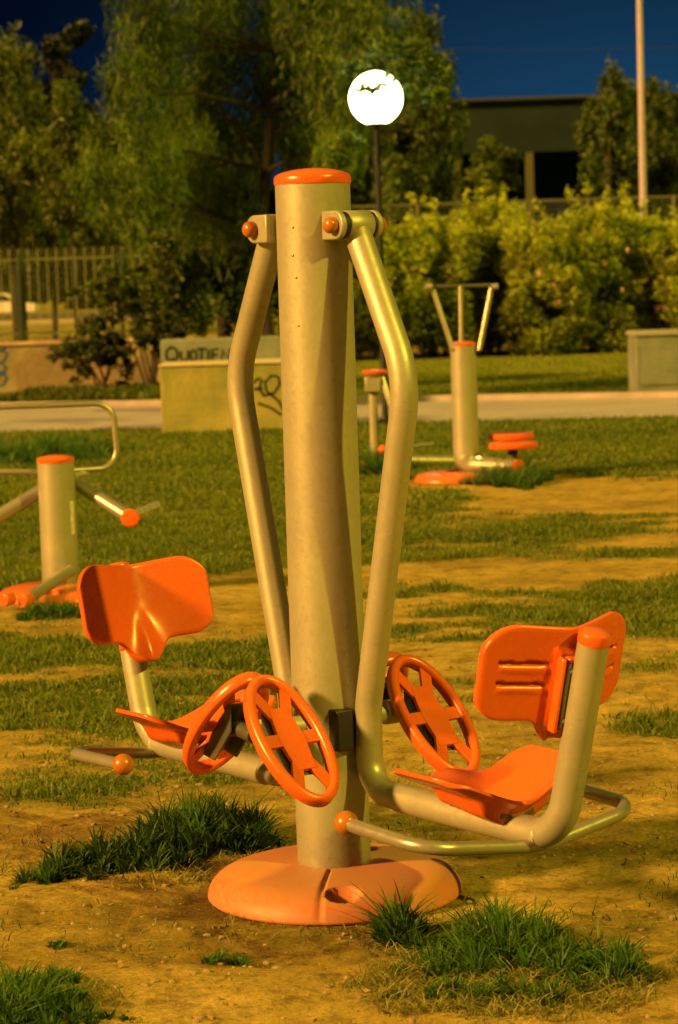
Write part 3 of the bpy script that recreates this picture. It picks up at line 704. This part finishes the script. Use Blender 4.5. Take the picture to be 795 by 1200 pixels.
for i,(x_,yt,w_,lab,tn) in enumerate(((62,35,62,'tall dark background tree at the upper left, behind the bushy tree',-.3),(130,150,60,'dark background tree behind the left part of the willowy crown',-.3),(215,150,70,'dark background tree low behind the concrete blocks',-.28),(330,150,60,'dark background tree hidden behind the silver pole',-.28),(410,140,50,'dark background tree just left of the lamp post',-.2),(-20,120,60,'dark background tree at the extreme left behind the bushy tree',-.3))):
    b=base_at(x_,D+i*2); d=D+i*2; ls=[]
    rr=random.Random(i)
    for k in range(13): f_=k/12; ls.append((x_+rr.uniform(-.7,.7)*w_,yt+(300-yt)*f_,w_*.5*(.6+.5*f_),620,tn+rr.uniform(-.05,.05)))
    tree('background_tree',lab,'tree',b,[b,P(x_,250,d),P(x_+2,yt+20,d)],.09,cl(ls,d,3),LD,MBARK,.16,.26,.4,50+i,'dark trees beyond the park',bumps=5)
# trees right of the lamp
D=60; b=base_at(492,D)
tree('feathery_tree','tall feathery tree directly behind the globe lamp','tree',b,[b,P(492,260,D),P(490,180,D),P(488,80,D)],.16,
 cl([(480,70,28,900,-.15),(510,95,26,900,-.1),(470,115,32,1100,.0),(510,140,32,1300,.05),(480,170,36,1500,.08),(520,180,24,900,.0),(475,215,32,1300,.05),(512,222,28,1100,-.05),(495,40,22,500,-.2),(450,160,26,900,-.05),(455,230,22,700,-.1)],D,3),LF,MBARK,.06,.2,1.3,41,sparse=1.7,bumps=16,strk=1.5)
D=58; b=base_at(578,D)
tree('sapling','small round-crowned sapling in front of the dark shed opening','tree',b,[b,P(578,260,D),P(577,210,D),P(575,170,D)],.06,
 cl([(574,175,14,260,.1),(590,190,16,320,.1),(562,195,15,300,.05),(575,212,20,420,.1),(598,212,11,180,.0),(552,212,10,160,0),(580,232,18,300,-.05)],D,1.5),LM,MPBARK,.08,.15,.4,42,sparse=1.8,bumps=10)
D=57; b=base_at(712,D)
tree('feathery_tree','broad tree just left of the tall pale post, in front of the shed','tree',b,[b,P(712,260,D),P(712,190,D),P(716,110,D)],.13,
 cl([(718,95,16,240,-.12),(735,110,18,350,-.1),(700,125,20,500,.0),(725,140,24,800,.0),(690,155,18,500,.12),(715,175,26,1000,.12),(692,195,18,500,.1),(735,185,20,600,-.1),(712,215,28,1000,.1),(700,240,24,800,0),(740,225,20,500,-.1)],D,2.5),LF,MPBARK,.06,.18,1.0,43,sparse=1.7,bumps=16,strk=1.35)
D=59; b=base_at(782,D)
tree('feathery_tree','tree at the right edge behind the tall pale post','tree',b,[b,P(782,260,D),P(782,190,D),P(784,130,D)],.13,
 cl([(775,125,18,400,-.1),(795,140,22,600,-.1),(770,165,20,700,.0),(795,185,26,900,.05),(775,210,24,900,.05),(790,240,26,900,.0),(768,245,18,500,-.05),(765,105,12,150,-.2)],D,2.5),LF,MPBARK,.06,.18,1.0,44,sparse=1.7,bumps=16,strk=1.35)
# hedge of oleander shrubs
hs=[(445,268,'leftmost oleander shrub of the hedge, beside the lamp post',None),(510,256,'oleander shrub behind the crossbar handles of the pedal machine',None),(575,238,'oleander shrub right of the crossbar handles',None),(640,264,'oleander shrub in the middle of the hedge right of the crossbar handles',None),
    (705,243,'oleander shrub just left of the tall pale post',None),(765,262,'oleander shrub at the foot of the tall pale post',1),(830,255,'oleander shrub at the right end of the hedge, mostly outside the picture',1),(385,285,'dark oleander shrub behind the silver pole',None)]
MFL=simple('oleander_flower',(.75,.45,.38),.6,var=.2,bs=0)
for i,(x_,yt,lab,fl) in enumerate(hs):
    D=47.8+(i%3)*.5; b=base_at(x_,D); rr=random.Random(100+i); ls=[]
    for k in range(60):
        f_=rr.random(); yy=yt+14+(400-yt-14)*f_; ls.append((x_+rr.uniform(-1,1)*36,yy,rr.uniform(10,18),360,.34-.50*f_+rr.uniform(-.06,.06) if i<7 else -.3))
    t=thing('oleander_shrub',lab,'shrub',b,0,'oleander hedge behind the lawn'); mb=MB()
    for k in range(9):
        e=P(x_+rr.uniform(-34,34),yt+rr.uniform(5,60),D)-b; mb.tube([(rr.uniform(-.2,.2),rr.uniform(-.2,.2),0),e*.5+Vector((rr.uniform(-.1,.1),0,0)),e],[.03,.02,.008],6)
    mb.out('stem',MPBARK,t)
    cs=[];ss=[];cn=[];dk=[]
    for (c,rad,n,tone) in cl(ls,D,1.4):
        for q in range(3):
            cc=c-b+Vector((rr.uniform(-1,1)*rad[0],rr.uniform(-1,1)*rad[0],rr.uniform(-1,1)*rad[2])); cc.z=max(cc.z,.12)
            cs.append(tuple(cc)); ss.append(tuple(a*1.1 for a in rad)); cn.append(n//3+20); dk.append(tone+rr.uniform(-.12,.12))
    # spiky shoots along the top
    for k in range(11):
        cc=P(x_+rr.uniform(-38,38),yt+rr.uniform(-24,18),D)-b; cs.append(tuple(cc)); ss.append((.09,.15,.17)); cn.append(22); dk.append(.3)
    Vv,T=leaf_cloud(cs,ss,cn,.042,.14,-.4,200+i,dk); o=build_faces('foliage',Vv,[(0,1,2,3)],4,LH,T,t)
    for k in range(16 if fl else 3):
        cc=P(x_+rr.uniform(-30,36)+(12 if fl else 0),(rr.uniform(335,395) if (fl and k>4) else rr.uniform(yt+30,yt+110)),D-.9)-b
        Vv,T=leaf_cloud([tuple(cc)],[(.06,.05,.06)],[26 if fl else 9],.05,.06,0,300+i*40+k); build_faces('flower_cluster',Vv,[(0,1,2,3)],4,MFL,T,t)
# shrubs in front of the low wall
def shrub(name,label,x_,yb,D,lst,stems,mat,lw,ll,seed,droop=.2):
    b=base_at(x_,D); t=thing(name,label,'shrub',b); mb=MB(); rr=random.Random(seed)
    for (sx,sy) in stems:
        e=P(sx,sy,D)-b; mb.tube([(rr.uniform(-.08,.08),0,0),e*.5+Vector((rr.uniform(-.08,.08),0,0)),e],[.022,.016,.006],6)
    mb.out('stem',MPBARK,t); cs=[];ss=[];cn=[];dk=[]
    for (c,rad,n,tone) in cl(lst,D,.6):
        n=int(n*2.4)
        for q in range(12):
            cc=c-b+Vector((rr.gauss(0,.9)*rad[0],rr.uniform(-1,1)*rad[0],rr.gauss(0,.75)*rad[2])); cc.z=max(cc.z,.1); cs.append(tuple(cc)); ss.append(tuple(a*rr.uniform(.3,.8) for a in rad)); cn.append(n//12); dk.append(tone+rr.uniform(-.15,.15))
    Vv,T=leaf_cloud(cs,ss,cn,lw,ll,droop,seed,dk); build_faces('foliage',Vv,[(0,1,2,3)],4,mat,T,t)
shrub('leafy_shrub','multi-stemmed leafy shrub in front of the low wall, left of the concrete blocks',172,440,36.3,[(160,350,20,300,.1),(185,345,22,300,.1),(150,380,20,220,.05),(195,375,20,260,.1),(175,395,18,200,0),(140,350,18,200,.1),(205,350,16,220,.1),(165,330,18,250,.1),(190,400,14,120,.1)],[(150,360),(165,350),(180,340),(195,355),(205,380),(140,380),(185,370)],LM,.05,.12,61)
shrub('leafy_shrub','low dark shrub growing against the pinkish low wall',115,445,36.5,[(100,415,16,260,-.15),(115,405,16,260,-.2),(130,420,18,300,-.15),(95,430,12,160,-.1),(110,380,12,130,-.1),(145,410,12,160,-.1),(72,420,8,60,-.1),(108,395,12,160,-.15)],[(100,400),(112,370),(125,400),(140,405),(85,415)],LM,.035,.09,62)
# ivy band of taller grass at the wall foot
xs_=rng.uniform(-4.6,-1.6,9000); ys_=rng.uniform(33,37.0,9000)
kind(blades('wall_foot_grass',xs_,ys_,0*xs_,.05+.12*rng.random(9000),.03*np.ones(9000),.5*np.ones(9000),MGR,rng.random(9000)*.6),'stuff')

# ---------------------------------------------------------------- low wall + picket fence
MWALL=simple('pinkish_plaster',(.34,.26,.14),.9,c2=(.17,.17,.06),scale=1.2,bs=.5,bd=.02)
WY=37.5
wl_=thing('low_wall','low pinkish plaster wall with blue graffiti at the left edge, under the picket fence','wall',(-5.,WY,0))
xl=P(-120,430,WY).x; xr=P(300,430,WY).x; zt=.73
MB().box(((xl+xr)/2+5,0,zt/2-.05),(xr-xl,.25,zt+.1)).out('wall_body',MWALL,wl_,bev=.01)
MB().box(((xl+xr)/2+5,0,zt+.03),(xr-xl+.02,.31,.06)).out('coping',simple('coping_plaster',(.55,.38,.26),.9,scale=2),wl_,bev=.01)
def ribbon(mb,pts,w,y):
    pts=[Vector((a,0,b)) for a,b in pts]; vs=[]
    for i in range(len(pts)):
        t=(pts[min(i+1,len(pts)-1)]-pts[max(0,i-1)]).normalized(); q=Vector((-t.z,0,t.x))*w*.5; vs+= [pts[i]+q+Vector((0,y,0)),pts[i]-q+Vector((0,y,0))]
    mb.add(vs,[(i*2,i*2+1,i*2+3,i*2+2) for i in range(len(pts)-1)])
def arc(cx,cy,rx,ry,a0,a1,n=14): return [(cx+rx*math.cos(math.radians(a0+(a1-a0)*i/n)),cy+ry*math.sin(math.radians(a0+(a1-a0)*i/n))) for i in range(n+1)]
gb=MB()
def pxw(lst,Y,org): return [((P(a,b,Y)-Vector(org)).x,(P(a,b,Y)-Vector(org)).z) for a,b in lst]
for st in ([(0,403),(4,401),(7,405),(3,412)],[(-4,413),(2,410),(8,414),(6,421),(1,425),(-5,423)],[(1,425),(7,430),(5,436),(-4,436)],[(-2,440),(5,438),(8,444),(3,452),(-3,450)]):
    ribbon(gb,pxw(st,WY-.13,(-5.,WY,0)),.035,-.13)
gb.out('graffiti',simple('blue_spray',(.02,.12,.30),.6,bs=0),wl_,smooth=False)
MFG=simple('fence_green',(.26,.29,.12),.55,.2); MFD=simple('fence_post_green',(.015,.05,.02),.5)
fc=thing('picket_fence','tall pale metal picket fence standing on the low wall','fence',(-5.,WY,zt+.06))
ft=P(60,292,WY).z-zt-.06; fr_=P(60,303,WY).z-zt-.06
fx0=P(-120,330,WY).x; fx1=P(232,330,WY).x
pk=MB(); x_=fx0; i=0; rr=random.Random(5)
while x_<fx1:
    pk.box((x_+5,0,ft/2+.02),(.014 if i%3==0 else .004,.012,ft)); x_+=.048; i+=1
pk.out('picket',MFG,fc,smooth=False)
rl=MB()
for z in (.12,fr_): rl.box(((fx0+fx1)/2+5,.022,z),(fx1-fx0,.02,.035))
rl.out('rail',MFG,fc,smooth=False)
for px_ in (-95,24,143,230):
    xx=P(px_,350,WY).x+5; MB().box((xx,-.035,(ft-.06)/2),(.05,.04,ft-.06)).out('fence_post',MFD,fc,bev=.005)

# concrete blocks with graffiti
MCB=simple('mossy_concrete',(.33,.29,.08),.9,c2=(.15,.17,.04),scale=2.2,bs=.6,bd=.02)
MCG=simple('grey_concrete',(.19,.21,.17),.9,c2=(.10,.13,.08),scale=2.5,bs=.6,bd=.02)
MSP=simple('black_spray',(.01,.012,.012),.6,bs=0)
c=V(190,509); BY=c.y; x0=c.x; x1=P(345,480,BY).x; hz=P(260,428,BY).z
bl1=thing('concrete_block','yellowish concrete block with a looping black graffiti tag on its front','concrete block',(x0,BY,0))
MB().box(((x1-x0)/2,.55,hz/2-.03),(x1-x0,1.1,hz+.06)).out('block_body',MCB,bl1,bev=.02)
MB().box(((x1-x0)/2,.55,hz+.012),(x1-x0+.03,1.13,.02)).out('top_edge',simple('pale_concrete',(.48,.42,.24),.9),bl1,bev=.006)
g_=MB(); org=(x0,BY,0)
for st in ([(296,449),(304,443),(307,445),(304,456),(310,464)],[(297,456),(308,455)],[(309,464),(322,460),(328,450),(326,441),(318,440),(311,448),(312,458),(320,464),(327,470),(332,480)],[(302,472),(318,478),(330,486)]):
    ribbon(g_,pxw(st,BY,org),.026,-.004)
g_.out('graffiti',MSP,bl1,smooth=False)
BY2=BY+4.2; x0b=P(189,430,BY2).x; x1b=P(372,430,BY2).x; hz2=P(230,397,BY2).z; org=(x0b,BY2,0)
bl2=thing('concrete_block','grey concrete slab lettered QUOTIEN in black spray, behind the yellowish block','concrete block',org)
MB().box(((x1b-x0b)/2,.25,hz2/2-.03),(x1b-x0b,.5,hz2+.06)).out('block_body',MCG,bl2,bev=.02)
g_=MB(); 
def LT(cx,w,strokes):
    for st in strokes: ribbon(g_,pxw([(cx+a*w,424-b*17) for a,b in st],BY2,org),.034,-.004)
LT(195,13,[arc(.5,.5,.5,.5,90,450),[(.45,.3),(.85,-.1),(1.15,.0)]])
LT(212,9,[[(0,.75),(0,.3),(.3,.05),(.7,.1),(.95,.35),(.95,.8)]])
LT(223,8,[arc(.5,.42,.45,.38,90,450)])
LT(231,10,[[(0,.88),(1.1,.92)],[(.55,.9),(.5,.02)]])
LT(243,4,[[(.3,.85),(.3,.05)]])
LT(248,9,[[(.9,.88),(.1,.86),(.1,.06),(.9,.08)],[(.1,.48),(.8,.5)]])
LT(260,10,[[(0,.05),(.05,.85),(.9,.1),(.95,.9)]])
g_.out('graffiti_lettering',MSP,bl2,smooth=False)

# electrical cabinet at right
a=V(746,463); cx0=a.x; cy0=a.y; w=P(795,440,cy0).x-cx0+.22; hz=P(770,389,cy0).z
cb=thing('concrete_cabinet','grey concrete utility cabinet at the right edge of the lawn','cabinet',(cx0,cy0,0))
MB().box((w/2,.4,hz/2-.03),(w,.8,hz+.06)).out('cabinet_body',MCG,cb,bev=.03)
MB().box((w/2,.4,hz-.02),(w+.05,.85,.07)).out('lid',simple('cabinet_lid',(.24,.24,.2),.9),cb,bev=.02)
MB().box((w/2,-.006,hz/2-.02),(w-.12,.02,hz-.28)).out('door_panel',MCG,cb,bev=.006)

# ---------------------------------------------------------------- left machine
a=V(72,700); lm=Vector((a.x,a.y,0)); LD_=a.y
m2=thing('exercise_machine','short silver machine at the left with a looped tube handle and swinging pedals','exercise machine',lm)
def rel(x,y,D,o): return P(x,y,D)-o
zt_=P(65,541,LD_).z
p2=MB().lathe([(.094,.04),(.094,zt_)],40).out('pole',MS,m2)
MB().lathe([(.0955,zt_-.003),(.0965,zt_+.001),(.0965,zt_+.014),(.088,zt_+.024),(.05,zt_+.033),(.01,zt_+.036)],40).out('cap',MO,p2)
sa=math.radians(-22); MB()
vs=[];fs=[]
for i in range(7):
    th=-PI/2+math.radians(48)+math.radians(18)*i/6
    for z in (.33,.50): vs.append((math.cos(th)*.0955,math.sin(th)*.0955,z))
for i in range(6): fs.append((i*2,i*2+2,i*2+3,i*2+1))
mesh_obj('sticker',vs,fs,MW,p2)
v_,f_=disc_mesh(.33,.075,[-1.9,1.2],[(-1.6,.26,.04,.03,.05)],28,120); mesh_obj('base_disc',v_,f_,MO,m2)
MB().tube([rel(84,668,LD_-.12,lm),rel(32,702,LD_-.42,lm)],.030,18).out('foot_rail',MSL,m2)
for (x_,y_) in ((31,703),(9,702)):
    MB().lathe([(.034,-.03),(.036,0),(.034,.03)],24,axis_mat(rel(x_,y_,LD_-.43,lm),(-.6,-.8,-.1))).out('foot_rail_cap',MO,m2,bev=.006)
MB().tube([rel(76,558,LD_+.16,lm),rel(152,606,LD_-.10,lm)],.036,20).out('pedal_arm',MSL,m2)
MB().lathe([(.040,0),(.047,.004),(.047,.014),(.040,.022),(.01,.026)],28,axis_mat(rel(153,607,LD_-.14,lm),(0,-1,.05))).out('pedal_arm_cap',MO,m2)
MB().tube([rel(158,602,LD_-.06,lm),rel(185,591,LD_+.1,lm)],.019,16).out('foot_peg',simple('bright_steel',(.75,.74,.70),.25,.7,bs=0),m2)
MB().tube([rel(86,557,LD_+.1,lm),rel(103,554,LD_+.2,lm)],.014,14).out('foot_peg',bpy.data.materials['bright_steel'],m2)
MB().tube([rel(60,568,LD_+.1,lm),rel(-40,628,LD_+.0,lm)],.036,20).out('pedal_arm',MSL,m2)
hp=fillet([rel(-90,550,LD_+.15,lm),rel(-90,480,LD_+.15,lm),rel(132,472,LD_+.25,lm),rel(139,548,LD_+.25,lm),rel(60,553,LD_+.12,lm),rel(-80,552,LD_+.15,lm)],[.1,.1,.1,.3],10)
MB().tube(hp,.0155,16).out('loop_handle',MSL,m2)
MB().tube([rel(-40,552,LD_+.15,lm),rel(-40,628,LD_,lm)],.02,12).out('handle_stay',MSL,m2)

# ---------------------------------------------------------------- far machine with crossbar
a=V(545,563); fm=Vector((a.x,a.y,0)); FD=a.y
m3=thing('exercise_machine','distant stepper machine with crossbar handles and two stacked orange pedals','exercise machine',fm)
zt_=P(543,404,FD).z; zb=.10
pth=fillet([rel(543,404,FD,fm),rel(547,545,FD,fm)+Vector((0,0,0)),rel(606,548,FD-.35,fm)],[.10],10)
p3=MB().tube(pth,[.100]*(len(pth)-8)+[.1-.035*i/7 for i in range(8)],28).out('pole',MS,m3)
MB().lathe([(.103,-.004),(.103,.014),(.08,.024),(.03,.030),(.004,.031)],32,Matrix.Translation(rel(543,404,FD,fm))).out('cap',MO,p3)
MB().lathe([(.062,-.01),(.066,.0),(.066,.015),(.05,.024),(.01,.026)],28,axis_mat(rel(607,548,FD-.38,fm),(.75,-.65,0))).out('end_cap',MO,p3)
for (x0_,y0_,x1_,y1_,rr_) in ((531,410,508,340,.020),(541,418,540,335,.018),(562,410,576,338,.020)):
    MB().tube([rel(x0_,y0_,FD-.06,fm),rel(x1_,y1_,FD,fm)],rr_,12).out('handle_upright',MSL,m3)
cbr=MB().tube([rel(502,336,FD,fm),rel(582,334,FD,fm)],.015,12).out('crossbar',MDK,m3)
for x_ in (503,580):
    MB().tube([rel(x_-4,336,FD-.03,fm),rel(x_+4,335,FD-.03,fm)],.022,12).out('grip_end',bpy.data.materials['bright_steel'],cbr)
for (x_,y_,w_) in ((599,511,27.5),(602,522,29)):
    r_=w_*FD/F; pl=MB().lathe([(r_*.95,-.022),(r_,-.012),(r_,.016),(r_*.95,.024)],32,Matrix.Translation(rel(x_,y_,FD-.2 if y_>515 else FD+.1,fm))).out('pedal',MO,m3)
MB().tube([rel(602,524,FD-.2,fm),rel(600,545,FD-.3,fm)],.04,14).out('pedal_stem',MDK,m3)
MB().tube([rel(560,536,FD-.1,fm),rel(584,541,FD-.2,fm)],.016,10).out('pedal_link',bpy.data.materials['bright_steel'],m3)
v_,f_=disc_mesh(.33,.08,[-1.9,1.2],[(-1.9,.22,.05,.03,.04)],24,100); q=rel(535,564,FD,fm); mesh_obj('base_disc',[(x+q.x,y,z) for x,y,z in v_],f_,MO,m3)

# third machine, mostly behind the front machine's arm
a=V(440,552); tm=Vector((a.x,a.y,0)); TD=a.y
m4=thing('exercise_machine','narrow distant bench machine with a round orange seat, behind the front machine\'s arm','exercise machine',tm)
MB().lathe([(.10,-.014),(.107,-.004),(.107,.010),(.09,.020),(.01,.024)],28,Matrix.Translation(rel(440,436,TD,tm))).out('round_seat',MO,m4)
MB().box(rel(437,450,TD,tm),(.13,.13,.13)).out('seat_block',MS,m4,bev=.01)
MB().tube([rel(437,455,TD,tm),Vector((0,0,.0))],.036,16).out('post',MS,m4)
MB().tube([rel(447,440,TD,tm),rel(460,480,TD-.1,tm),rel(466,540,TD-.1,tm)],.026,12).out('strut',MSL,m4)
MB().tube([rel(438,540,TD,tm),rel(534,541,TD+.3,tm)],.055,16).out('floor_beam',MS,m4)
MB().tube([rel(470,524,TD+.1,tm),rel(508,520,TD+.3,tm)],.012,8).out('foot_bar',MSL,m4)
for x_,y_ in ((449,527),(425,545)): MB().lathe(ball(.04,10),18,Matrix.Translation(rel(x_,y_,TD-.1,tm))).out('end_cap',MO,m4)

# ---------------------------------------------------------------- tall pale post (floodlight mast)
a=base_at(756,50); fp_=thing('tall_mast','tall pale lamp post rising out of the hedge at the right','lamp post',(a.x,a.y,0))
MPP=simple('pale_galvanised',(.40,.35,.50),.6,.1,var=.2,scale=1.5)
MB().lathe([(.12,0),(.12,.4),(.085,.45),(.075,3),(.05,9.4)],20).out('mast',MPP,fp_)
MB().tube([(0,0,9.3),(0,-.4,9.7),(0,-1.5,9.85)],[.04,.035,.03],10).out('lamp_arm',MPP,fp_)
MB().box((0,-1.75,9.84),(.28,.65,.14)).out('lamp_head',MPP,fp_,bev=.04)

# ---------------------------------------------------------------- wire fence behind the hedge
FY=54; fz=P(600,236,FY).z
wf=thing('wire_fence','dark wire fence with a pale top rail behind the hedge','fence',(3,FY,0))
fxa=P(405,240,FY).x-3; fxb=P(900,240,FY).x-3
MFW=simple('wire_grey',(.12,.13,.07),.6,.3)
MB().box(((fxa+fxb)/2,0,fz),(fxb-fxa,.04,.05)).out('top_rail',MFW,wf,smooth=False)
w_=MB(); x_=fxa
while x_<fxb: w_.box((x_,.0,fz/2),(.006,.006,fz)); x_+=.09
z_=.1
while z_<fz-.03: w_.box(((fxa+fxb)/2,.008,z_),(fxb-fxa,.006,.006)); z_+=.12
w_.out('wire_mesh',MFW,wf,smooth=False)
for px_ in (410,490,592,690,790,880):
    x_=P(px_,250,FY).x-3; MB().tube([(x_,-.04,0),(x_,-.04,fz+.02)],.035,10).out('fence_post',MFW,wf)

# ---------------------------------------------------------------- shed building
SY=110.; mx=P(545,120,SY).x
xa=P(330,120,SY).x; xb=P(1050,120,SY).x; ztop=P(640,116,SY).z; zb_=P(640,177,SY).z
bd=thing('shed_building','long dark flat-roofed shed with blue-black openings beyond the fence','building',((xa+xb)/2,SY,0))
W_=xb-xa
m,nt,p=nmat('shed_cladding'); MSH=m
wv=N(nt,'ShaderNodeTexWave'); wv.inputs['Scale'].default_value=1.6; wv.bands_direction='X'; tc=N(nt,'ShaderNodeTexCoord'); L(nt,tc.outputs['Object'],wv.inputs['Vector'])
n1=noise_node(nt,.35,6,.6); a_=ramp(nt,n1.outputs['Fac'],[(.3,(.012,.020,.022)),(.7,(.020,.032,.030))]); L(nt,a_.outputs[0],p.inputs['Base Color']); p.inputs['Roughness'].default_value=.8; p.inputs['Specular IOR Level'].default_value=0; bump(nt,p,wv.outputs['Fac'],.4,.05)
MB().box((0,6,(ztop+zb_)/2),(W_,12,ztop-zb_)).out('upper_wall',MSH,bd,smooth=False)
MB().box((0,5.9,ztop+.06),(W_+.4,12.4,.12)).out('roof',simple('roof_edge',(.025,.03,.03),.8),bd,smooth=False)
MB().box((0,2.2,zb_/2),(W_-.2,.2,zb_-.02)).out('wall',simple('blue_black_sheet',(.003,.012,.07),.9,spec=0),bd,smooth=False)
for px_ in (360,450,535,621,710,800,890):
    x_=P(px_,200,SY).x-(xa+xb)/2; MB().box((x_,.1,zb_/2-.01),(.34,.34,zb_-.02)).out('column',simple('column_paint',(.06,.065,.025),.8) if px_==360 else bpy.data.materials['column_paint'],bd,smooth=False)
    MB().box((x_+1.6,2.05,zb_*.62),(1.5,.06,1.1)).out('window',simple('window_glass',(.01,.02,.05),.25) if px_==360 else bpy.data.materials['window_glass'],bd,smooth=False)
# overhead wire and its two poles (poles outside the picture)
wp=thing('overhead_wire','thin dark overhead wire crossing the blue sky','cable',(0,88,0))
A=P(330,52,88)-Vector((0,88,0)); B=P(1200,30,88)-Vector((0,88,0)); pts=[]
for i in range(33): t=i/32; q=A.lerp(B,t); q.z-=.45*4*t*(1-t); pts.append(q)
MB().tube(pts,.012,6).out('wire',MBK,wp)
MB().tube([(A.x,0,0),(A.x,0,A.z+.3)],.11,10).out('utility_pole',MBARK,wp); MB().tube([(B.x,0,0),(B.x,0,B.z+.3)],.11,10).out('utility_pole',MBARK,wp)

# ---------------------------------------------------------------- street, car
kind(mesh_obj('road',[(-60,112,.004),(-5,112,.004),(-5,160,.004),(-60,160,.004)],[(0,1,2,3)],simple('asphalt',(.06,.055,.045),.9,scale=2),None,False))
kind(mesh_obj('dirt_verge',[(-60,39,.004),(-2.2,39,.004),(-2.2,48,.004),(-60,48,.004)],[(0,1,2,3)],simple('pale_dirt',(.48,.34,.22),.95,c2=(.34,.25,.15),scale=1.5),None,False))
kb=MB().box((-32,111.6,.1),(56,.3,.2)); kind(kb.out('kerb',simple('kerb_pale',(.4,.33,.22),.9),smooth=False))
CY=133.; cxr=P(41,360,CY).x
car=thing('parked_car','pale small hatchback parked beyond the picket fence at the left edge','car',(cxr,CY,0))
prof=[(0,.35),(0,.62),(-.12,.82),(-.95,.95),(-1.6,1.42),(-2.9,1.46),(-3.6,1.10),(-3.9,1.0),(-3.95,.35)]
def extr(pr,y0,y1,ins=0): 
    n=len(pr); return [(x,y0,z) for x,z in pr]+[(x,y1,z) for x,z in pr],[tuple(range(n))[::-1],tuple(range(n,2*n))]+[(i,(i+1)%n,(i+1)%n+n,i+n) for i in range(n)]
v_,f_=extr(prof,0,1.65); MB().add(v_,f_).out('body',simple('car_paint',(.85,.78,.80),.3,.1,bs=0),car,bev=.06)
for w in ([(-1.08,.98),(-1.66,1.34),(-2.2,1.37),(-2.2,.99)],[(-2.3,.99),(-2.3,1.37),(-2.88,1.37),(-3.35,1.08),(-3.3,1.0)]):
    v_,f_=extr(w,-.012,0.0); MB().add(v_,f_).out('window',simple('car_glass',(.01,.015,.01),.15,bs=0),car,smooth=False)
for x_ in (-.75,-3.2):
    wh=MB().lathe([(.30,-.1),(.31,-.06),(.31,.06),(.3,.1)],28,axis_mat((x_,.08,.31),(0,1,0))).out('wheel',MBK,car)
    MB().lathe([(.18,-.115),(.19,-.10),(.19,-.08)],20,axis_mat((x_,.08,.31),(0,1,0))).out('rim',MSL,wh)
MB().lathe(ball(.10,8),14,axis_mat((-.06,.14,.70),(1,0,0))).out('headlight',simple('lamp_glass',(.7,.66,.6),.2,bs=0),car)
# low verge bushes beyond the street, so the far edge is closed by planting
for i,(x_,d) in enumerate(((-30,180),(30,178),(90,184),(150,182),(215,186),(280,180))):
    b=base_at(x_,d); ls=[(x_+random.uniform(-32,32),random.uniform(285,352),24,900,-.1) for k in range(12)]
    tree('background_tree','dark tree across the street, %s'%['behind the parked car','right of the parked car','seen through the middle of the picket fence','seen past the right end of the picket fence','above the graffiti slab','furthest right, behind the evergreen'][i],'tree',b,[b,P(x_,330,d),P(x_,295,d)],.3,cl(ls,d,4),LD,MBARK,.4,.6,.3,400+i,'dark trees across the street',bumps=4)

# ---------------------------------------------------------------- light and sky
w=bpy.data.worlds.new('World'); sc.world=w; w.use_nodes=True; nt=w.node_tree; bg=nt.nodes['Background']
tc=N(nt,'ShaderNodeTexCoord'); sk=N(nt,'ShaderNodeTexSky',sky_type='NISHITA'); sk.sun_disc=False
SUNAZ=(.78,-.62); EL=math.radians(36)
sk.sun_elevation=math.radians(2); sk.sun_rotation=math.atan2(SUNAZ[0],SUNAZ[1])
def dotv(v):
    d=N(nt,'ShaderNodeVectorMath',operation='DOT_PRODUCT'); L(nt,tc.outputs['Generated'],d.inputs[0]); d.inputs[1].default_value=Vector(v).normalized(); return d.outputs['Value']
def mr(src,a,b,c,d,sm_=True):
    m=N(nt,'ShaderNodeMapRange'); m.interpolation_type='SMOOTHSTEP' if sm_ else 'LINEAR'
    for k,v in zip(('From Min','From Max','To Min','To Max'),(a,b,c,d)): m.inputs[k].default_value=v
    L(nt,src,m.inputs['Value']); return m.outputs[0]
# night-blue sky over the far side of the park, dull sodium glow over the town behind
blue=mr(dotv((0.0,1,.12)),.86,.965,0,1)
hx=mr(dotv((1,0,0)),-.16,.13,0,1)
bl=mixc(nt,hx,(.0007,.0035,.018),(.0085,.050,.118))
vz=mr(dotv((0,0,1)),.05,.13,1,.45); bl=mixc(nt,1.0,bl,vz,'MULTIPLY')
skt=mixc(nt,.01,(.036,.042,.005),sk.outputs[0])
col=mixc(nt,blue,skt,bl)
def blob(d,r,c):
    m=mr(dotv(d),math.cos(math.radians(r*1.25)),math.cos(math.radians(r*.8)),0,1)
    global col; col=mixc(nt,m,col,c)
LF_D=(-.90,-.42,.46)
blob(LF_D,3.2,(880.,430.,95.))
L(nt,col,bg.inputs['Color']); bg.inputs['Strength'].default_value=1.0
w.cycles.sampling_method='MANUAL'; w.cycles.sample_map_resolution=2048
sl=bpy.data.lights.new('sun','SUN'); so=bpy.data.objects.new('sun',sl); COL.objects.link(so)
sl.energy=3.3; sl.angle=math.radians(1.4); sl.color=(1,.72,.06)
dl=Vector((SUNAZ[0]*math.cos(EL),SUNAZ[1]*math.cos(EL),math.sin(EL))); so.rotation_euler=dl.to_track_quat('Z','Y').to_euler(); so.location=(3,-3,6)
sc.view_settings.view_transform='Standard'; sc.view_settings.look='None'; sc.view_settings.exposure=0
sc.render.engine='CYCLES'
